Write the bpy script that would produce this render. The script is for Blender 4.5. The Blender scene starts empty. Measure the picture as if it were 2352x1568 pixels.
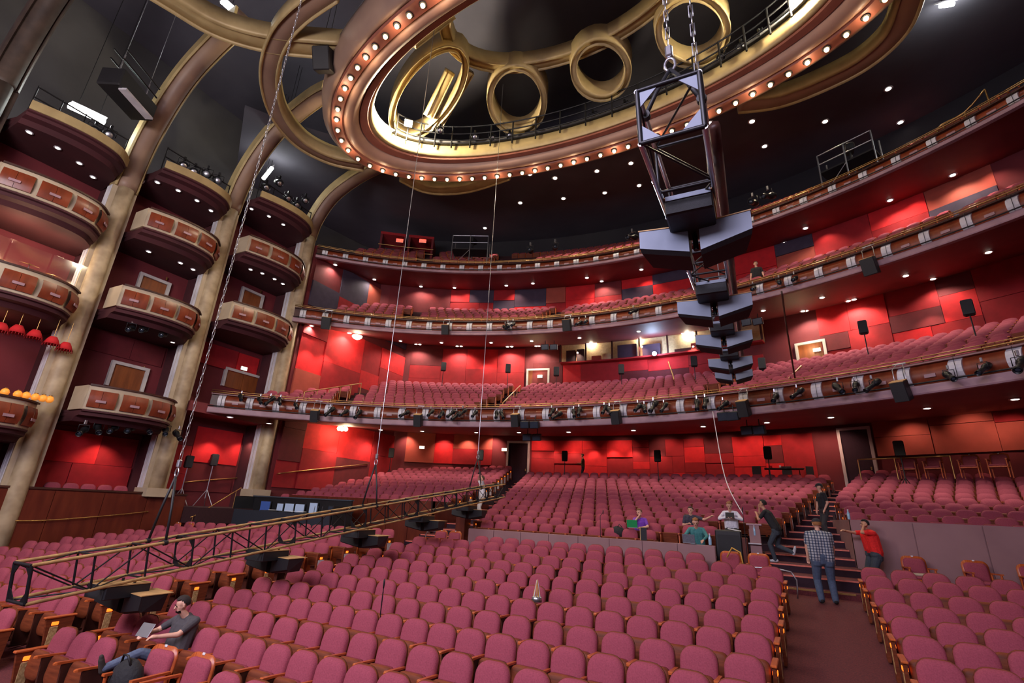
import bpy, math, random
from mathutils import Vector, Matrix

# ------------------------------------------------------------------ camera, world, exposure
SC = bpy.context.scene
COL = SC.collection
W_, H_ = 2352, 1568
LENS = 17.0
FPX = LENS / 36.0 * W_
ROLL, PITCH, AZ = math.radians(2.79), math.radians(19.08), math.radians(27.75)
EYE = Vector((5.373, 0.0, 3.5))
R0 = Vector((math.cos(AZ), math.sin(AZ), 0))
FW0 = Vector((-math.sin(AZ), math.cos(AZ), 0))
FWD = FW0 * math.cos(PITCH) + Vector((0, 0, math.sin(PITCH)))
UP0 = -FW0 * math.sin(PITCH) + Vector((0, 0, math.cos(PITCH)))
CX = R0 * math.cos(ROLL) + UP0 * math.sin(ROLL)
CY = -R0 * math.sin(ROLL) + UP0 * math.cos(ROLL)
cam_d = bpy.data.cameras.new('camera'); cam_d.lens = LENS; cam_d.sensor_width = 36.0
cam_d.clip_start = 0.05; cam_d.clip_end = 300
cam = bpy.data.objects.new('camera', cam_d); COL.objects.link(cam)
m4 = Matrix((CX, CY, -FWD)).transposed().to_4x4(); m4.translation = EYE
cam.matrix_world = m4
SC.camera = cam
SC.view_settings.view_transform = 'Standard'; SC.view_settings.look = 'None'
SC.view_settings.gamma = 1.0; SC.view_settings.use_curve_mapping = False
SC.view_settings.exposure = 0.55
try:
    SC.cycles.use_denoising = True
    SC.cycles.denoiser = 'OPENIMAGEDENOISE'
    SC.cycles.max_bounces = 4; SC.cycles.diffuse_bounces = 3; SC.cycles.glossy_bounces = 2
    SC.cycles.use_adaptive_sampling = True; SC.cycles.adaptive_threshold = 0.05
    SC.cycles.transparent_max_bounces = 6
    SC.cycles.sample_clamp_indirect = 4.0
    SC.cycles.use_light_tree = True
    SC.cycles.caustics_reflective = False; SC.cycles.caustics_refractive = False
except Exception:
    pass
wd = bpy.data.worlds.new('world'); SC.world = wd; wd.use_nodes = True
wd.node_tree.nodes['Background'].inputs[0].default_value = (0.34, 0.24, 0.27, 1)
wd.node_tree.nodes['Background'].inputs[1].default_value = 0.42

def lamp(name, kind, loc, energy, color=(1, 1, 1), target=None, size=0.1, size_y=None, angle=90, blend=0.5, parent=None):
    d = bpy.data.lights.new(name, kind); d.energy = energy; d.color = color
    if kind == 'AREA':
        d.size = size
        if size_y: d.shape = 'RECTANGLE'; d.size_y = size_y
    else:
        d.shadow_soft_size = size
    if kind == 'SPOT':
        d.spot_size = math.radians(angle); d.spot_blend = blend
    o = bpy.data.objects.new(name, d); COL.objects.link(o); o.location = loc
    if target is not None:
        o.rotation_euler = (Vector(target) - Vector(loc)).to_track_quat('-Z', 'Y').to_euler()
    if parent:
        o.parent = parent; o.matrix_parent_inverse = parent.matrix_world.inverted()
    return o
# stage wash: the lamp bars over the stage behind the camera, turned on the house
lamp('stage_wash', 'AREA', (1.0, -5.0, 10.5), 1500, (0.83, 0.76, 1.0), (0, 10, 2), 11, 3)
lamp('stage_wash_side', 'AREA', (-7.0, -4.0, 11.5), 950, (1.0, 0.9, 0.86), (-15, 13, 9), 5, 3)

# ------------------------------------------------------------------ pixel -> place helpers (2352 x 1568 frame)
def ray(x, y):
    return ((x - W_ / 2) / FPX) * CX - ((y - H_ / 2) / FPX) * CY + FWD
def at_z(x, y, z): d = ray(x, y); return EYE + d * ((z - EYE.z) / d.z)
def at_v(x, y, v): d = ray(x, y); return EYE + d * ((v - EYE.y) / d.y)
def at_u(x, y, u): d = ray(x, y); return EYE + d * ((u - EYE.x) / d.x)
RAKE = 0.112
def floor_z(v): return RAKE * v
def at_floor(x, y, h=0.0):
    d = ray(x, y); t = (h - EYE.z) / (d.z - RAKE * d.y); return EYE + d * t
def at_fn(x, y, fn, lo=3.0, hi=60.0):
    """first crossing of fn(point)=0 along the ray of a pixel"""
    d = ray(x, y); n = 400; a = lo; fa = fn(EYE + d * a)
    for i in range(1, n + 1):
        b = lo + (hi - lo) * i / n; fb = fn(EYE + d * b)
        if fa * fb <= 0:
            for _ in range(30):
                c = (a + b) / 2; fc = fn(EYE + d * c)
                if fa * fc <= 0: b = c
                else: a, fa = c, fc
            return EYE + d * ((a + b) / 2)
        a, fa = b, fb
    return EYE + d * hi
def depth(p): return (Vector(p) - EYE).dot(FWD)
def to_px(p):
    q = Vector(p) - EYE; d = q.dot(FWD)
    return (W_ / 2 + FPX * q.dot(CX) / d, H_ / 2 - FPX * q.dot(CY) / d) if d > 0.01 else (-9e9, -9e9)

# ------------------------------------------------------------------ mesh builder
class MB:
    def __init__(s): s.v = []; s.f = []; s.m = []; s.sm = []
    def add(s, vs, fs, mat=0, smooth=False, M=None):
        b = len(s.v)
        s.v += [tuple(M @ Vector(p)) for p in vs] if M is not None else [tuple(p) for p in vs]
        for f in fs: s.f.append(tuple(i + b for i in f)); s.m.append(mat); s.sm.append(smooth)
        return s
    def box(s, lo, hi, mat=0, M=None):
        x0, y0, z0 = lo; x1, y1, z1 = hi
        return s.add([(x0,y0,z0),(x1,y0,z0),(x1,y1,z0),(x0,y1,z0),(x0,y0,z1),(x1,y0,z1),(x1,y1,z1),(x0,y1,z1)],
                     [(0,3,2,1),(4,5,6,7),(0,1,5,4),(1,2,6,5),(2,3,7,6),(3,0,4,7)], mat, False, M)
    def cbox(s, c, sz, mat=0, M=None, bev=0.0):
        """box by centre and size, chamfered when bev > 0"""
        x, y, z = sz[0]/2, sz[1]/2, sz[2]/2
        if bev <= 0: return s.box((c[0]-x,c[1]-y,c[2]-z),(c[0]+x,c[1]+y,c[2]+z),mat,M)
        b = min(bev, x*.9, y*.9, z*.9)
        vs=[]
        for zz, k in ((-z, b), (-z+b, 0), (z-b, 0), (z, b)):
            X, Y = x-k, y-k; cc = b if k == 0 else b*0.3
            for px_, py_ in ((X-cc,-Y),(X,-Y+cc),(X,Y-cc),(X-cc,Y),(-X+cc,Y),(-X,Y-cc),(-X,-Y+cc),(-X+cc,-Y)):
                vs.append((c[0]+px_, c[1]+py_, c[2]+zz))
        fs=[tuple(range(7,-1,-1)), tuple(range(24,32))]
        for k in range(3):
            for i in range(8):
                j=(i+1)%8; fs.append((k*8+i,k*8+j,k*8+8+j,k*8+8+i))
        return s.add(vs, fs, mat, False, M)
    def tube(s, a, b, r, r2=None, n=8, mat=0, cap=True, smooth=True):
        a, b = Vector(a), Vector(b); r2 = r if r2 is None else r2
        d = (b - a).normalized(); e = d.orthogonal().normalized(); g = d.cross(e)
        vs = []
        for p, rr in ((a, r), (b, r2)):
            for i in range(n):
                t = 2*math.pi*i/n; vs.append(p + (e*math.cos(t) + g*math.sin(t))*rr)
        fs = [(i,(i+1)%n,n+(i+1)%n,n+i) for i in range(n)]
        s.add(vs, fs, mat, smooth)
        if cap: s.add(vs, [tuple(range(n-1,-1,-1)), tuple(range(n,2*n))], mat, False)
        return s
    def path(s, pts, r, n=6, mat=0, closed=False):
        pts = [Vector(p) for p in pts]; k = len(pts); vs = []; prev = None
        for i, p in enumerate(pts):
            q0 = pts[i-1] if (i > 0 or closed) else p; q1 = pts[(i+1) % k] if (i < k-1 or closed) else p
            d = (q1 - q0).normalized()
            if prev is None: e = d.orthogonal().normalized()
            else:
                e = prev - d*prev.dot(d)
                e = e.normalized() if e.length > 1e-6 else d.orthogonal().normalized()
            prev = e; g = d.cross(e)
            rr = r[i] if isinstance(r, (list, tuple)) else r
            for j in range(n):
                t = 2*math.pi*j/n; vs.append(p + (e*math.cos(t)+g*math.sin(t))*rr)
        fs = []
        for i in range(k if closed else k-1):
            a, b = i*n, ((i+1) % k)*n
            for j in range(n): fs.append((a+j, a+(j+1)%n, b+(j+1)%n, b+j))
        if not closed: fs += [tuple(range(n-1,-1,-1)), tuple(range((k-1)*n, k*n))]
        return s.add(vs, fs, mat, True)
    def lathe(s, prof, n=12, mat=0, M=None, smooth=True):
        """profile of (radius, z) turned about z"""
        vs = []; fs = []; k = len(prof)
        for r, z in prof:
            for i in range(n):
                t = 2*math.pi*i/n; vs.append((max(r,1e-4)*math.cos(t), max(r,1e-4)*math.sin(t), z))
        for a in range(k-1):
            for i in range(n):
                j = (i+1) % n; fs.append((a*n+i, a*n+j, a*n+n+j, a*n+n+i))
        fs += [tuple(range(n-1,-1,-1)), tuple(range((k-1)*n, k*n))]
        return s.add(vs, fs, mat, smooth, M)
    def prism(s, poly, t, mat=0, M=None, smooth=False):
        """polygon (x, z) extruded along y from 0 to t"""
        n = len(poly)
        vs = [(x, 0, z) for x, z in poly] + [(x, t, z) for x, z in poly]
        fs = [tuple(range(n)), tuple(range(2*n-1, n-1, -1))]
        s.add(vs, fs, mat, False, M)
        return s.add(vs, [(i, n+i, n+(i+1)%n, (i+1)%n) for i in range(n)], mat, smooth, M)
    def sweep(s, stations, mat=0, closed_prof=True, closed_path=False, smooth=False, cap=True):
        """stations: list of lists of points, same length"""
        k = len(stations); n = len(stations[0]); vs = [p for st in stations for p in st]; fs = []
        m = n if closed_prof else n-1
        for i in range(k if closed_path else k-1):
            a, b = i*n, ((i+1) % k)*n
            for j in range(m): fs.append((a+j, a+(j+1)%n, b+(j+1)%n, b+j))
        if cap and closed_prof and not closed_path: fs += [tuple(range(n-1,-1,-1)), tuple(range((k-1)*n, k*n))]
        return s.add(vs, fs, mat, smooth)
    def mesh(s, name, mats):
        me = bpy.data.meshes.new(name); me.from_pydata(s.v, [], s.f)
        for m in (mats if isinstance(mats, (list, tuple)) else [mats]): me.materials.append(m)
        me.polygons.foreach_set('material_index', s.m); me.polygons.foreach_set('use_smooth', s.sm)
        me.update(); return me
    def build(s, name, mats, parent=None, loc=None, rz=0.0):
        return obj(name, s.mesh(name, mats), parent, loc, rz)

def obj(name, me, parent=None, loc=None, rz=0.0, M=None):
    o = bpy.data.objects.new(name, me); COL.objects.link(o)
    if M is not None: o.matrix_world = M
    else:
        if loc is not None: o.location = loc
        if rz: o.rotation_euler = (0, 0, rz)
    if parent is not None: o.parent = parent
    return o
def tag(o, label=None, cat=None, group=None, kind=None):
    if label: o['label'] = label
    if cat: o['category'] = cat
    if group: o['group'] = group
    if kind: o['kind'] = kind
    return o
def thing(name, label, cat, loc=(0, 0, 0), rz=0.0, group=None, kind=None):
    o = bpy.data.objects.new(name, None); COL.objects.link(o); o.empty_display_size = 0.2
    o.location = loc; o.rotation_euler = (0, 0, rz)
    return tag(o, label, cat, group, kind)
def struct(name, mb, mat, label=None, parent=None):
    o = mb.build(name, mat, parent)
    if parent is None: tag(o, label, None, None, 'structure')
    return o
def Rz(a): return Matrix.Rotation(a, 4, 'Z')
def Tr(x, y=0, z=0): return Matrix.Translation(Vector((x, y, z)) if not isinstance(x, Vector) else x)
def frame_to(d, up=Vector((0, 0, 1))):
    """4x4 whose -Y axis points along d"""
    y = -Vector(d).normalized(); x = y.cross(up)
    x = x.normalized() if x.length > 1e-5 else Vector((1, 0, 0)); z = x.cross(y)
    return Matrix((x, y, z)).transposed().to_4x4()
def ordinal(i): return ['first','second','third','fourth','fifth','sixth','seventh','eighth','ninth','tenth','eleventh','twelfth','thirteenth','fourteenth','fifteenth','sixteenth'][i]

# ------------------------------------------------------------------ procedural materials
def srgb(r, g, b):
    f = lambda c: (c/255/12.92) if c/255 <= 0.04045 else ((c/255+0.055)/1.055)**2.4
    return (f(r), f(g), f(b), 1)
def mat(name, rgb, rough=0.6, metal=0.0, var=0.12, scale=8.0, bump=0.0, emit=None, spec=0.5, rgb2=None, coord='Object', detail=4, stretch=None, sheen=0.0):
    m = bpy.data.materials.new(name); m.use_nodes = True; nt = m.node_tree; bs = nt.nodes['Principled BSDF']
    bs.inputs['Roughness'].default_value = rough; bs.inputs['Metallic'].default_value = metal
    bs.inputs['Specular IOR Level'].default_value = spec
    if sheen: bs.inputs['Sheen Weight'].default_value = sheen; bs.inputs['Sheen Roughness'].default_value = 0.5
    c = srgb(*rgb); tc = nt.nodes.new('ShaderNodeTexCoord'); nz = nt.nodes.new('ShaderNodeTexNoise')
    src = tc.outputs[coord]
    if stretch:
        mp = nt.nodes.new('ShaderNodeMapping'); mp.inputs['Scale'].default_value = stretch
        nt.links.new(src, mp.inputs[0]); src = mp.outputs[0]
    nt.links.new(src, nz.inputs['Vector']); nz.inputs['Scale'].default_value = scale; nz.inputs['Detail'].default_value = detail
    cr = nt.nodes.new('ShaderNodeValToRGB')
    c2 = srgb(*rgb2) if rgb2 else tuple(x*(1+var*1.2) for x in c[:3])+(1,)
    c1 = c if rgb2 else tuple(x*(1-var*1.2) for x in c[:3])+(1,)
    cr.color_ramp.elements[0].position = 0.32; cr.color_ramp.elements[1].position = 0.68
    cr.color_ramp.elements[0].color = c1; cr.color_ramp.elements[1].color = c2
    nt.links.new(nz.outputs['Fac'], cr.inputs[0]); nt.links.new(cr.outputs[0], bs.inputs['Base Color'])
    if bump:
        bp = nt.nodes.new('ShaderNodeBump'); bp.inputs['Strength'].default_value = bump; bp.inputs['Distance'].default_value = 0.02
        nt.links.new(nz.outputs['Fac'], bp.inputs['Height']); nt.links.new(bp.outputs[0], bs.inputs['Normal'])
    if emit:
        bs.inputs['Emission Color'].default_value = srgb(*emit[:3]); bs.inputs['Emission Strength'].default_value = emit[3]
    return m
M = {}
M['fabric'] = mat('plum_red_upholstery', (152, 72, 86), 0.9, var=0.10, scale=60, bump=0.15, spec=0.15)
M['wood'] = mat('reddish_brown_wood', (128, 62, 34), 0.6, spec=0.25, rgb2=(96, 44, 24), scale=3, stretch=(1, 1, 9), detail=6)
M['armwood'] = mat('orange_brown_arm_wood', (196, 98, 48), 0.35, rgb2=(164, 76, 34), scale=6, stretch=(6, 1, 1))
M['darkwood'] = mat('dark_brown_wood', (72, 36, 24), 0.5, rgb2=(52, 26, 18), scale=4)
M['carpet'] = mat('dark_red_carpet', (104, 40, 42), 0.95, rgb2=(74, 26, 32), scale=40, bump=0.3, coord='Object')
M['rowfloor'] = mat('dark_row_floor', (52, 22, 26), 0.9, scale=10)
M['riser'] = mat('dark_plum_riser', (44, 20, 34), 0.9, scale=10)
M['nosing'] = mat('copper_step_nosing', (214, 112, 92), 0.5, scale=10)
M['plasterpink'] = mat('mauve_grey_wall_panel', (150, 112, 112), 0.55, rgb2=(136, 98, 98), scale=0.9)
M['woodwall'] = mat('polished_mahogany_panel', (104, 46, 30), 0.3, rgb2=(84, 34, 24), scale=1.5, stretch=(3, 3, 0.6))
M['woodpanel'] = mat('orange_brown_fascia_wood', (134, 60, 34), 0.35, rgb2=(106, 46, 26), scale=1.6, stretch=(3, 3, 0.7))
M['cream'] = mat('cream_painted_plaster', (190, 174, 148), 0.6, rgb2=(172, 154, 128), scale=1.2)
M['whitepaint'] = mat('pale_grey_paint', (206, 204, 210), 0.5, scale=2)
M['lip'] = mat('dusty_pink_lip', (158, 124, 132), 0.55, scale=2)
M['soffit'] = mat('maroon_soffit', (124, 52, 56), 0.6, rgb2=(112, 44, 48), scale=0.7)
M['red1'] = mat('bright_red_acoustic_panel', (196, 26, 32), 0.85, var=0.1, scale=3)
M['red2'] = mat('deep_red_acoustic_panel', (150, 20, 28), 0.85, var=0.1, scale=3)
M['red3'] = mat('dark_maroon_acoustic_panel', (100, 26, 32), 0.85, var=0.1, scale=3)
M['rust'] = mat('terracotta_wall_panel', (160, 72, 56), 0.8, var=0.08, scale=2)
M['navy'] = mat('slate_blue_acoustic_panel', (62, 52, 70), 0.85, var=0.1, scale=3)
M['ceil'] = mat('haze_lifted_dark_ceiling', (92, 89, 100), 0.9, rgb2=(82, 79, 90), scale=0.5)  # base colour lightened to stand in for haze in the air
M['ceildark'] = mat('black_wall_paint', (38, 36, 44), 0.9, rgb2=(32, 30, 38), scale=0.5)
M['darkwall'] = mat('charcoal_wall', (92, 90, 92), 0.85, rgb2=(82, 80, 82), scale=0.6)
M['maroonwall'] = mat('dark_maroon_wall', (112, 36, 42), 0.8, rgb2=(98, 30, 36), scale=0.8)
M['black'] = mat('matte_black', (26, 26, 29), 0.55, scale=5)
M['blackgrille'] = mat('black_speaker_grille', (34, 35, 38), 0.7, scale=180, var=0.5, bump=0.2)
M['blackmetal'] = mat('black_painted_steel', (30, 30, 33), 0.4, metal=0.3, scale=6)
M['steel'] = mat('bare_aluminium', (190, 192, 198), 0.3, metal=0.9, var=0.05, scale=4)
M['brass'] = mat('brass_rail', (176, 138, 84), 0.32, metal=0.85, scale=6)
M['tanwood'] = mat('tan_plywood', (192, 152, 98), 0.55, scale=6)
M['gold'] = mat('gilded_plaster', (186, 164, 116), 0.5, metal=0.12, rgb2=(164, 142, 98), scale=1.6)
M['ringpink'] = mat('dusty_rose_ring_paint', (166, 128, 108), 0.5, rgb2=(150, 116, 98), scale=1.0)
M['ringred'] = mat('brick_red_ring_band', (142, 84, 66), 0.5, scale=1.5)
M['skin'] = mat('light_skin', (214, 164, 138), 0.55, var=0.05, scale=6)
M['goldplate'] = mat('gold_scroll_panel', (206, 176, 120), 0.5, rgb2=(150, 116, 72), scale=26)
M['white'] = mat('white_plastic', (226, 226, 228), 0.5, var=0.03)
M['paper'] = mat('white_paper', (238, 238, 236), 0.8, var=0.02)
def emis(name, rgb, k): return mat(name, rgb, 0.5, emit=(*rgb, k), var=0.0)
M['lampwhite'] = emis('downlight_glow', (255, 246, 230), 9.0)
M['lampwarm'] = emis('warm_bulb_glow', (255, 214, 160), 6.0)
M['aisle'] = emis('orange_aisle_light', (255, 110, 30), 1.6)
M['exit'] = emis('red_exit_sign_face', (255, 70, 50), 2.2)
M['exitwhite'] = emis('lit_white_exit_sign_face', (255, 240, 210), 2.0)
M['work'] = emis('work_lamp_glow', (255, 246, 214), 60.0)
M['tubelamp'] = emis('fluorescent_tube_glow', (246, 250, 244), 14.0)
# ------------------------------------------------------------------ floors, steps and walls of the house
KC = 0.0048                                   # curvature of the seat rows
def crv(v0, u): return v0 - KC * (u + 0.6) ** 2
ZP0, DP, HP = 2.17, 0.911, 0.207              # upper stalls: first platform height, row depth, row rise
VP0 = 16.88
NP = 14
def p_floor(i): return ZP0 + HP * i
def ue(v): return max(4.6, 5.0 + 0.29 * (v - 19.45))      # half width of the centre block of the upper stalls
def uo(v): return max(7.4, ue(v) + 1.75)
UL = -17.4                                    # the side wall line
def frange(a, b, n): return [a + (b - a) * i / n for i in range(n + 1)]

mb = MB()
us = frange(-17.3, 17.3, 34); vs_ = [1.2, 5, 9, 13, 15.6]
for a in range(34):
    for b in range(4):
        q = []
        for (uu, k) in ((us[a], b), (us[a+1], b), (us[a+1], b+1), (us[a], b+1)):
            v = vs_[k]; v = v if k < 4 else crv(15.95, uu)
            q.append((uu, v, floor_z(v)))
        mb.add(q, [(0, 1, 2, 3)])
# side bays and aisle landings run on to the walls behind
for s in (-1, 1):
    for a in range(10):
        x0, x1 = s*(5.2 + a*1.2), s*(5.2 + (a+1)*1.2)
        z = floor_z(15.6) + 0.16
        mb.add([(x0, crv(15.95, x0), z), (x1, crv(15.95, x1), z), (x1, crv(17.95, x1), z), (x0, crv(17.95, x0), z)], [(0, 1, 2, 3)])
        mb.add([(x0, crv(15.95, x0), floor_z(crv(15.95, x0))), (x1, crv(15.95, x1), floor_z(crv(15.95, x1))), (x1, crv(15.95, x1), z), (x0, crv(15.95, x0), z)], [(0, 1, 2, 3)])
struct('floor', mb, M['carpet'], 'dark red carpeted floor sloping down to the stage')
mb = MB(); mb.box((-15, -12, 0), (15, 1.0, 1.8))
struct('floor_stage', mb, M['darkwood'], 'dark wooden stage platform facing the seats')

# stepped floor of the upper stalls
mb = MB(); mbn = MB()
def band(mb, v0a, v0b, z, ua, ub, n, mat=0, zr=None):
    """a curved tread from v0a to v0b between ua..ub, with the riser at its front down to zr"""
    uu = frange(ua, ub, n)
    for i in range(n):
        a, b = uu[i], uu[i+1]
        mb.add([(a, crv(v0a, a), z), (b, crv(v0a, b), z), (b, crv(v0b, b), z), (a, crv(v0b, a), z)], [(0, 1, 2, 3)], mat)
        if zr is not None:
            mb.add([(a, crv(v0a, a), zr), (b, crv(v0a, b), zr), (b, crv(v0a, b), z), (a, crv(v0a, a), z)], [(0, 1, 2, 3)], mat+1)
nos = []
for i in range(NP + 2):
    v0 = VP0 - 0.5 + DP * i; z = p_floor(i); last = i == NP + 1
    band(mb, v0, v0 + (DP if not last else 3.2), z, -(16.6 if i > NP else uo(v0)), (16.6 if i > NP else uo(v0)), 24, 0, z - HP - (0.3 if i == 0 else 0))
    # side blocks stand 0.3 higher
    if 1 <= i <= NP:
        for s in (-1, 1):
            a = s * uo(v0)
            band(mb, v0 + 0.70, v0 + DP + 0.70, z + 0.42, min(a, s*17.2), max(a, s*17.2), 12, 0, z + 0.42 - HP - 0.1)
            mb.add([(a, crv(v0+.70, a), z-.3), (a, crv(v0+.70+DP, a), z-.3), (a, crv(v0+.70+DP, a), z+.42), (a, crv(v0+.70, a), z+.42)], [(0, 1, 2, 3)], 1)
    for s in (-1, 1):
        a, b = s * (ue(v0) + 0.42), s * (uo(v0) - 0.06)
        nos.append((min(a, b), max(a, b), v0, z))
struct('floor_upper', mb, [M['rowfloor'], M['riser']], 'dark stepped floor of the upper stalls')
# landing steps in the front aisles
stair = {-1: thing('aisle_stair', 'carpeted aisle stair with copper nosings beside the black mixing desk', 'stair', kind='structure'),
         1: thing('aisle_stair', 'carpeted aisle stair with copper nosings where the standing men gather', 'stair', kind='structure')}
for a, b, v0, z in nos:
    s = 1 if a > 0 else -1
    mb = MB(); n = 3; uu = frange(a, b, n)
    st = [[(u, crv(v0, u)-0.012, z+0.004), (u, crv(v0, u)-0.012, z-0.035), (u, crv(v0, u)+0.03, z-0.035), (u, crv(v0, u)+0.09, z+0.004)] for u in uu]
    mb.sweep(st); mb.build('step_nosing', M['nosing'], stair[s])
    mb = MB()
    mb.sweep([[(u, crv(v0, u)-0.01, z+0.006), (u, crv(v0+DP, u)-0.012, z+0.006), (u, crv(v0+DP, u)-0.012, z-0.02), (u, crv(v0, u)-0.01, z-0.02)] for u in uu])
    mb.build('step_tread', M['carpet'], stair[s])
for s in (-1, 1):
    z = floor_z(15.6) + 0.16
    a, b = sorted((s*5.45, s*7.0))
    mb = MB(); mb.sweep([[(u, crv(15.95, u)-0.012, z+0.005), (u, crv(15.95, u)-0.012, z-0.035), (u, crv(15.95, u)+0.05, z+0.005)] for u in (a, (a+b)/2, b)])
    mb.build('step_nosing', M['brass'], stair[s])

# low parapet walls
def curved_wall(name, mat, v0, ua, ub, z0, z1, t=0.16, label=None, n=16, cap=None, parent=None):
    mb = MB(); uu = frange(ua, ub, n)
    st = [[(u, crv(v0, u), z0), (u, crv(v0, u), z1), (u, crv(v0, u)+t, z1), (u, crv(v0, u)+t, z0)] for u in uu]
    mb.sweep(st)
    o = struct(name, mb, mat, label, parent)
    return o
w = curved_wall('wall_parapet', M['plasterpink'], 15.85, -4.3, 3.85, 1.2, 2.78, label='long low mauve-grey parapet in front of the upper stalls')
for k in range(8):                             # cladding boards of the parapet, thin joints between
    a, b = -4.3 + k*8.15/8 + 0.012, -4.3 + (k+1)*8.15/8 - 0.012
    mb = MB(); mb.sweep([[(u, crv(15.85, u)-0.03, 1.66), (u, crv(15.85, u)-0.03, 2.77), (u, crv(15.85, u)+0.01, 2.77), (u, crv(15.85, u)+0.01, 1.66)] for u in frange(a, b, 3)])
    mb.build('panel', M['plasterpink'], w)
for s, nm in ((1, 'right'), (-1, 'left')):
    a, b = (7.35, 17.2) if s > 0 else (-15.2, -7.35)
    w = curved_wall('wall_parapet_' + nm, M['plasterpink'] if s > 0 else M['woodwall'], 17.95, a, b, 1.6, 3.66,
                    label='grey-mauve panelled parapet behind the loose chairs' if s > 0 else 'brown wooden parapet behind the black mixing desk')
    n = 7
    for k in range(n):
        p, q = a + k*(b-a)/n + 0.012, a + (k+1)*(b-a)/n - 0.012
        mb = MB(); mb.sweep([[(u, crv(17.95, u)-0.03, 1.9), (u, crv(17.95, u)-0.03, 3.64), (u, crv(17.95, u)+0.01, 3.64), (u, crv(17.95, u)+0.01, 1.9)] for u in frange(p, q, 3)])
        mb.build('panel', M['plasterpink'] if s > 0 else M['woodwall'], w)
    # return of the parapet along the aisle
    e = s*7.35
    mb = MB(); mb.box((min(e, e+s*.14), crv(17.95, e)-.02, 1.7), (max(e, e+s*.14), 24.0, 3.66))
    struct('trim_%d' % (1 if s > 0 else 2), mb, M['plasterpink'] if s > 0 else M['woodwall'], 'low side panel running along the aisle stair, ' + ('grey-mauve' if s > 0 else 'brown wood'))
# mahogany wall under the boxes
mb = MB(); mb.box((UL-.2, 7.2, 0.3), (UL, 13.4, 3.4))
w = struct('wall_box_front', mb, M['woodwall'], 'polished mahogany wall under the opera boxes')
for k in range(4):
    mb = MB(); mb.box((UL, 7.25+k*1.535, 0.6), (UL+.03, 7.25+(k+1)*1.535-.02, 3.36)); mb.build('panel', M['woodwall'], w)
mb = MB(); mb.box((UL-.25, 7.2, 3.4), (UL+.06, 13.4, 3.47)); mb.build('cap', M['darkwood'], w)

# ------------------------------------------------------------------ outer walls and ceilings
CW = (-1.6, -1.1); RW = 31.7                   # back wall: centre and radius
def arc(c, R, th, z): return Vector((c[0] + R*math.sin(th), c[1] + R*math.cos(th), z))
def arc_wall(name, c, R, t0, t1, z0, z1, mat, label, n=24, t=0.25):
    mb = MB(); st = []
    for th in frange(t0, t1, n):
        st.append([arc(c, R, th, z0), arc(c, R, th, z1), arc(c, R+t, th, z1), arc(c, R+t, th, z0)])
    mb.sweep(st); return struct(name, mb, mat, label)
rad = math.radians
WB = arc_wall('wall_back', CW, RW, rad(-29.9), rad(37), 1.5, 18.3, M['maroonwall'], 'dark red curved back wall of the auditorium')
arc_wall('wall_back_top', CW, RW, rad(-29.9), rad(37), 18.3, 27, M['ceildark'], 'black wall behind the upper balcony seats')
mb = MB(); mb.box((UL-.25, 17.3, 0.5), (UL, 27.6, 18.0)); WL = struct('wall_left', mb, M['maroonwall'], 'dark red side wall beside the balconies')
mb = MB(); mb.box((UL-6, 1.0, 12.0), (UL-5.75, 31, 27)); struct('wall_left_upper', mb, M['darkwall'], 'charcoal wall above and behind the opera boxes')
mb = MB(); mb.box((17.6, 6, 0.3), (17.9, 27, 27)); WR = struct('wall_right', mb, M['maroonwall'], 'dark red side wall opposite the opera boxes')
mb = MB(); mb.box((-24, -8, 27), (24, 40, 27.3)); struct('ceiling', mb, M['ceil'], 'black void ceiling high over the hall')
# ------------------------------------------------------------------ the three balconies
BAL = [dict(c=(-1.6, -1.1), R=21.26, z=7.07, t0=-47.5, t1=60, hf=0.95, slope=0.108, dep=13, row0=7.5, rise=0.35, rows=10, lip=0.26, name='lower', sub=3.2),
       dict(c=(-0.91, 0.6), R=22.7, z=12.75, t0=-45.5, t1=52, hf=0.90, slope=0.24, dep=13, row0=13.5, rise=0.50, rows=5, lip=0.22, name='middle', sub=2.95),
       dict(c=(-0.54, 1.45), R=22.84, z=17.1, t0=-46.5, t1=50, hf=0.70, slope=0.20, dep=11, row0=17.75, rise=0.60, rows=8, lip=0.14, name='upper', sub=2.95)]
def rlim(b, th, r):
    """keep a radius inside the side walls and the back wall"""
    s = math.sin(th)
    if s < -1e-4: r = min(r, (17.38 + b['c'][0]) / -s)
    if s > 1e-4: r = min(r, (17.55 - b['c'][0]) / s)
    # back wall
    d = Vector((b['c'][0]-CW[0], b['c'][1]-CW[1])); e = Vector((math.sin(th), math.cos(th)))
    bq = d.dot(e); disc = bq*bq - (d.dot(d) - (RW-.03)**2)
    return min(r, -bq + math.sqrt(disc))
def soffit_z(b, r): return b['z'] + b['slope'] * max(0.0, r - b['R'])
def on_soffit(x, y, b):
    f = lambda p: p.z - soffit_z(b, math.hypot(p.x-b['c'][0], p.y-b['c'][1]))
    p = at_fn(x, y, f, 8, 55)
    th, r = math.atan2(p.x-b['c'][0], p.y-b['c'][1]), math.hypot(p.x-b['c'][0], p.y-b['c'][1])
    if r > rlim(b, th, 99) - .7:                # keep the lamp clear of the walls
        d = ray(x, y)
        for k in range(400):
            q = EYE + d*(10 + .1*k); th, r = math.atan2(q.x-b['c'][0], q.y-b['c'][1]), math.hypot(q.x-b['c'][0], q.y-b['c'][1])
            if r > b['R'] + 1 and r > rlim(b, th, 99) - .7: break
        p = arc(b['c'], r, th, soffit_z(b, r))
    return p
def on_cyl(x, y, c, R):
    f = lambda p: math.hypot(p.x-c[0], p.y-c[1]) - R
    return at_fn(x, y, f, 3, 60)
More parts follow.
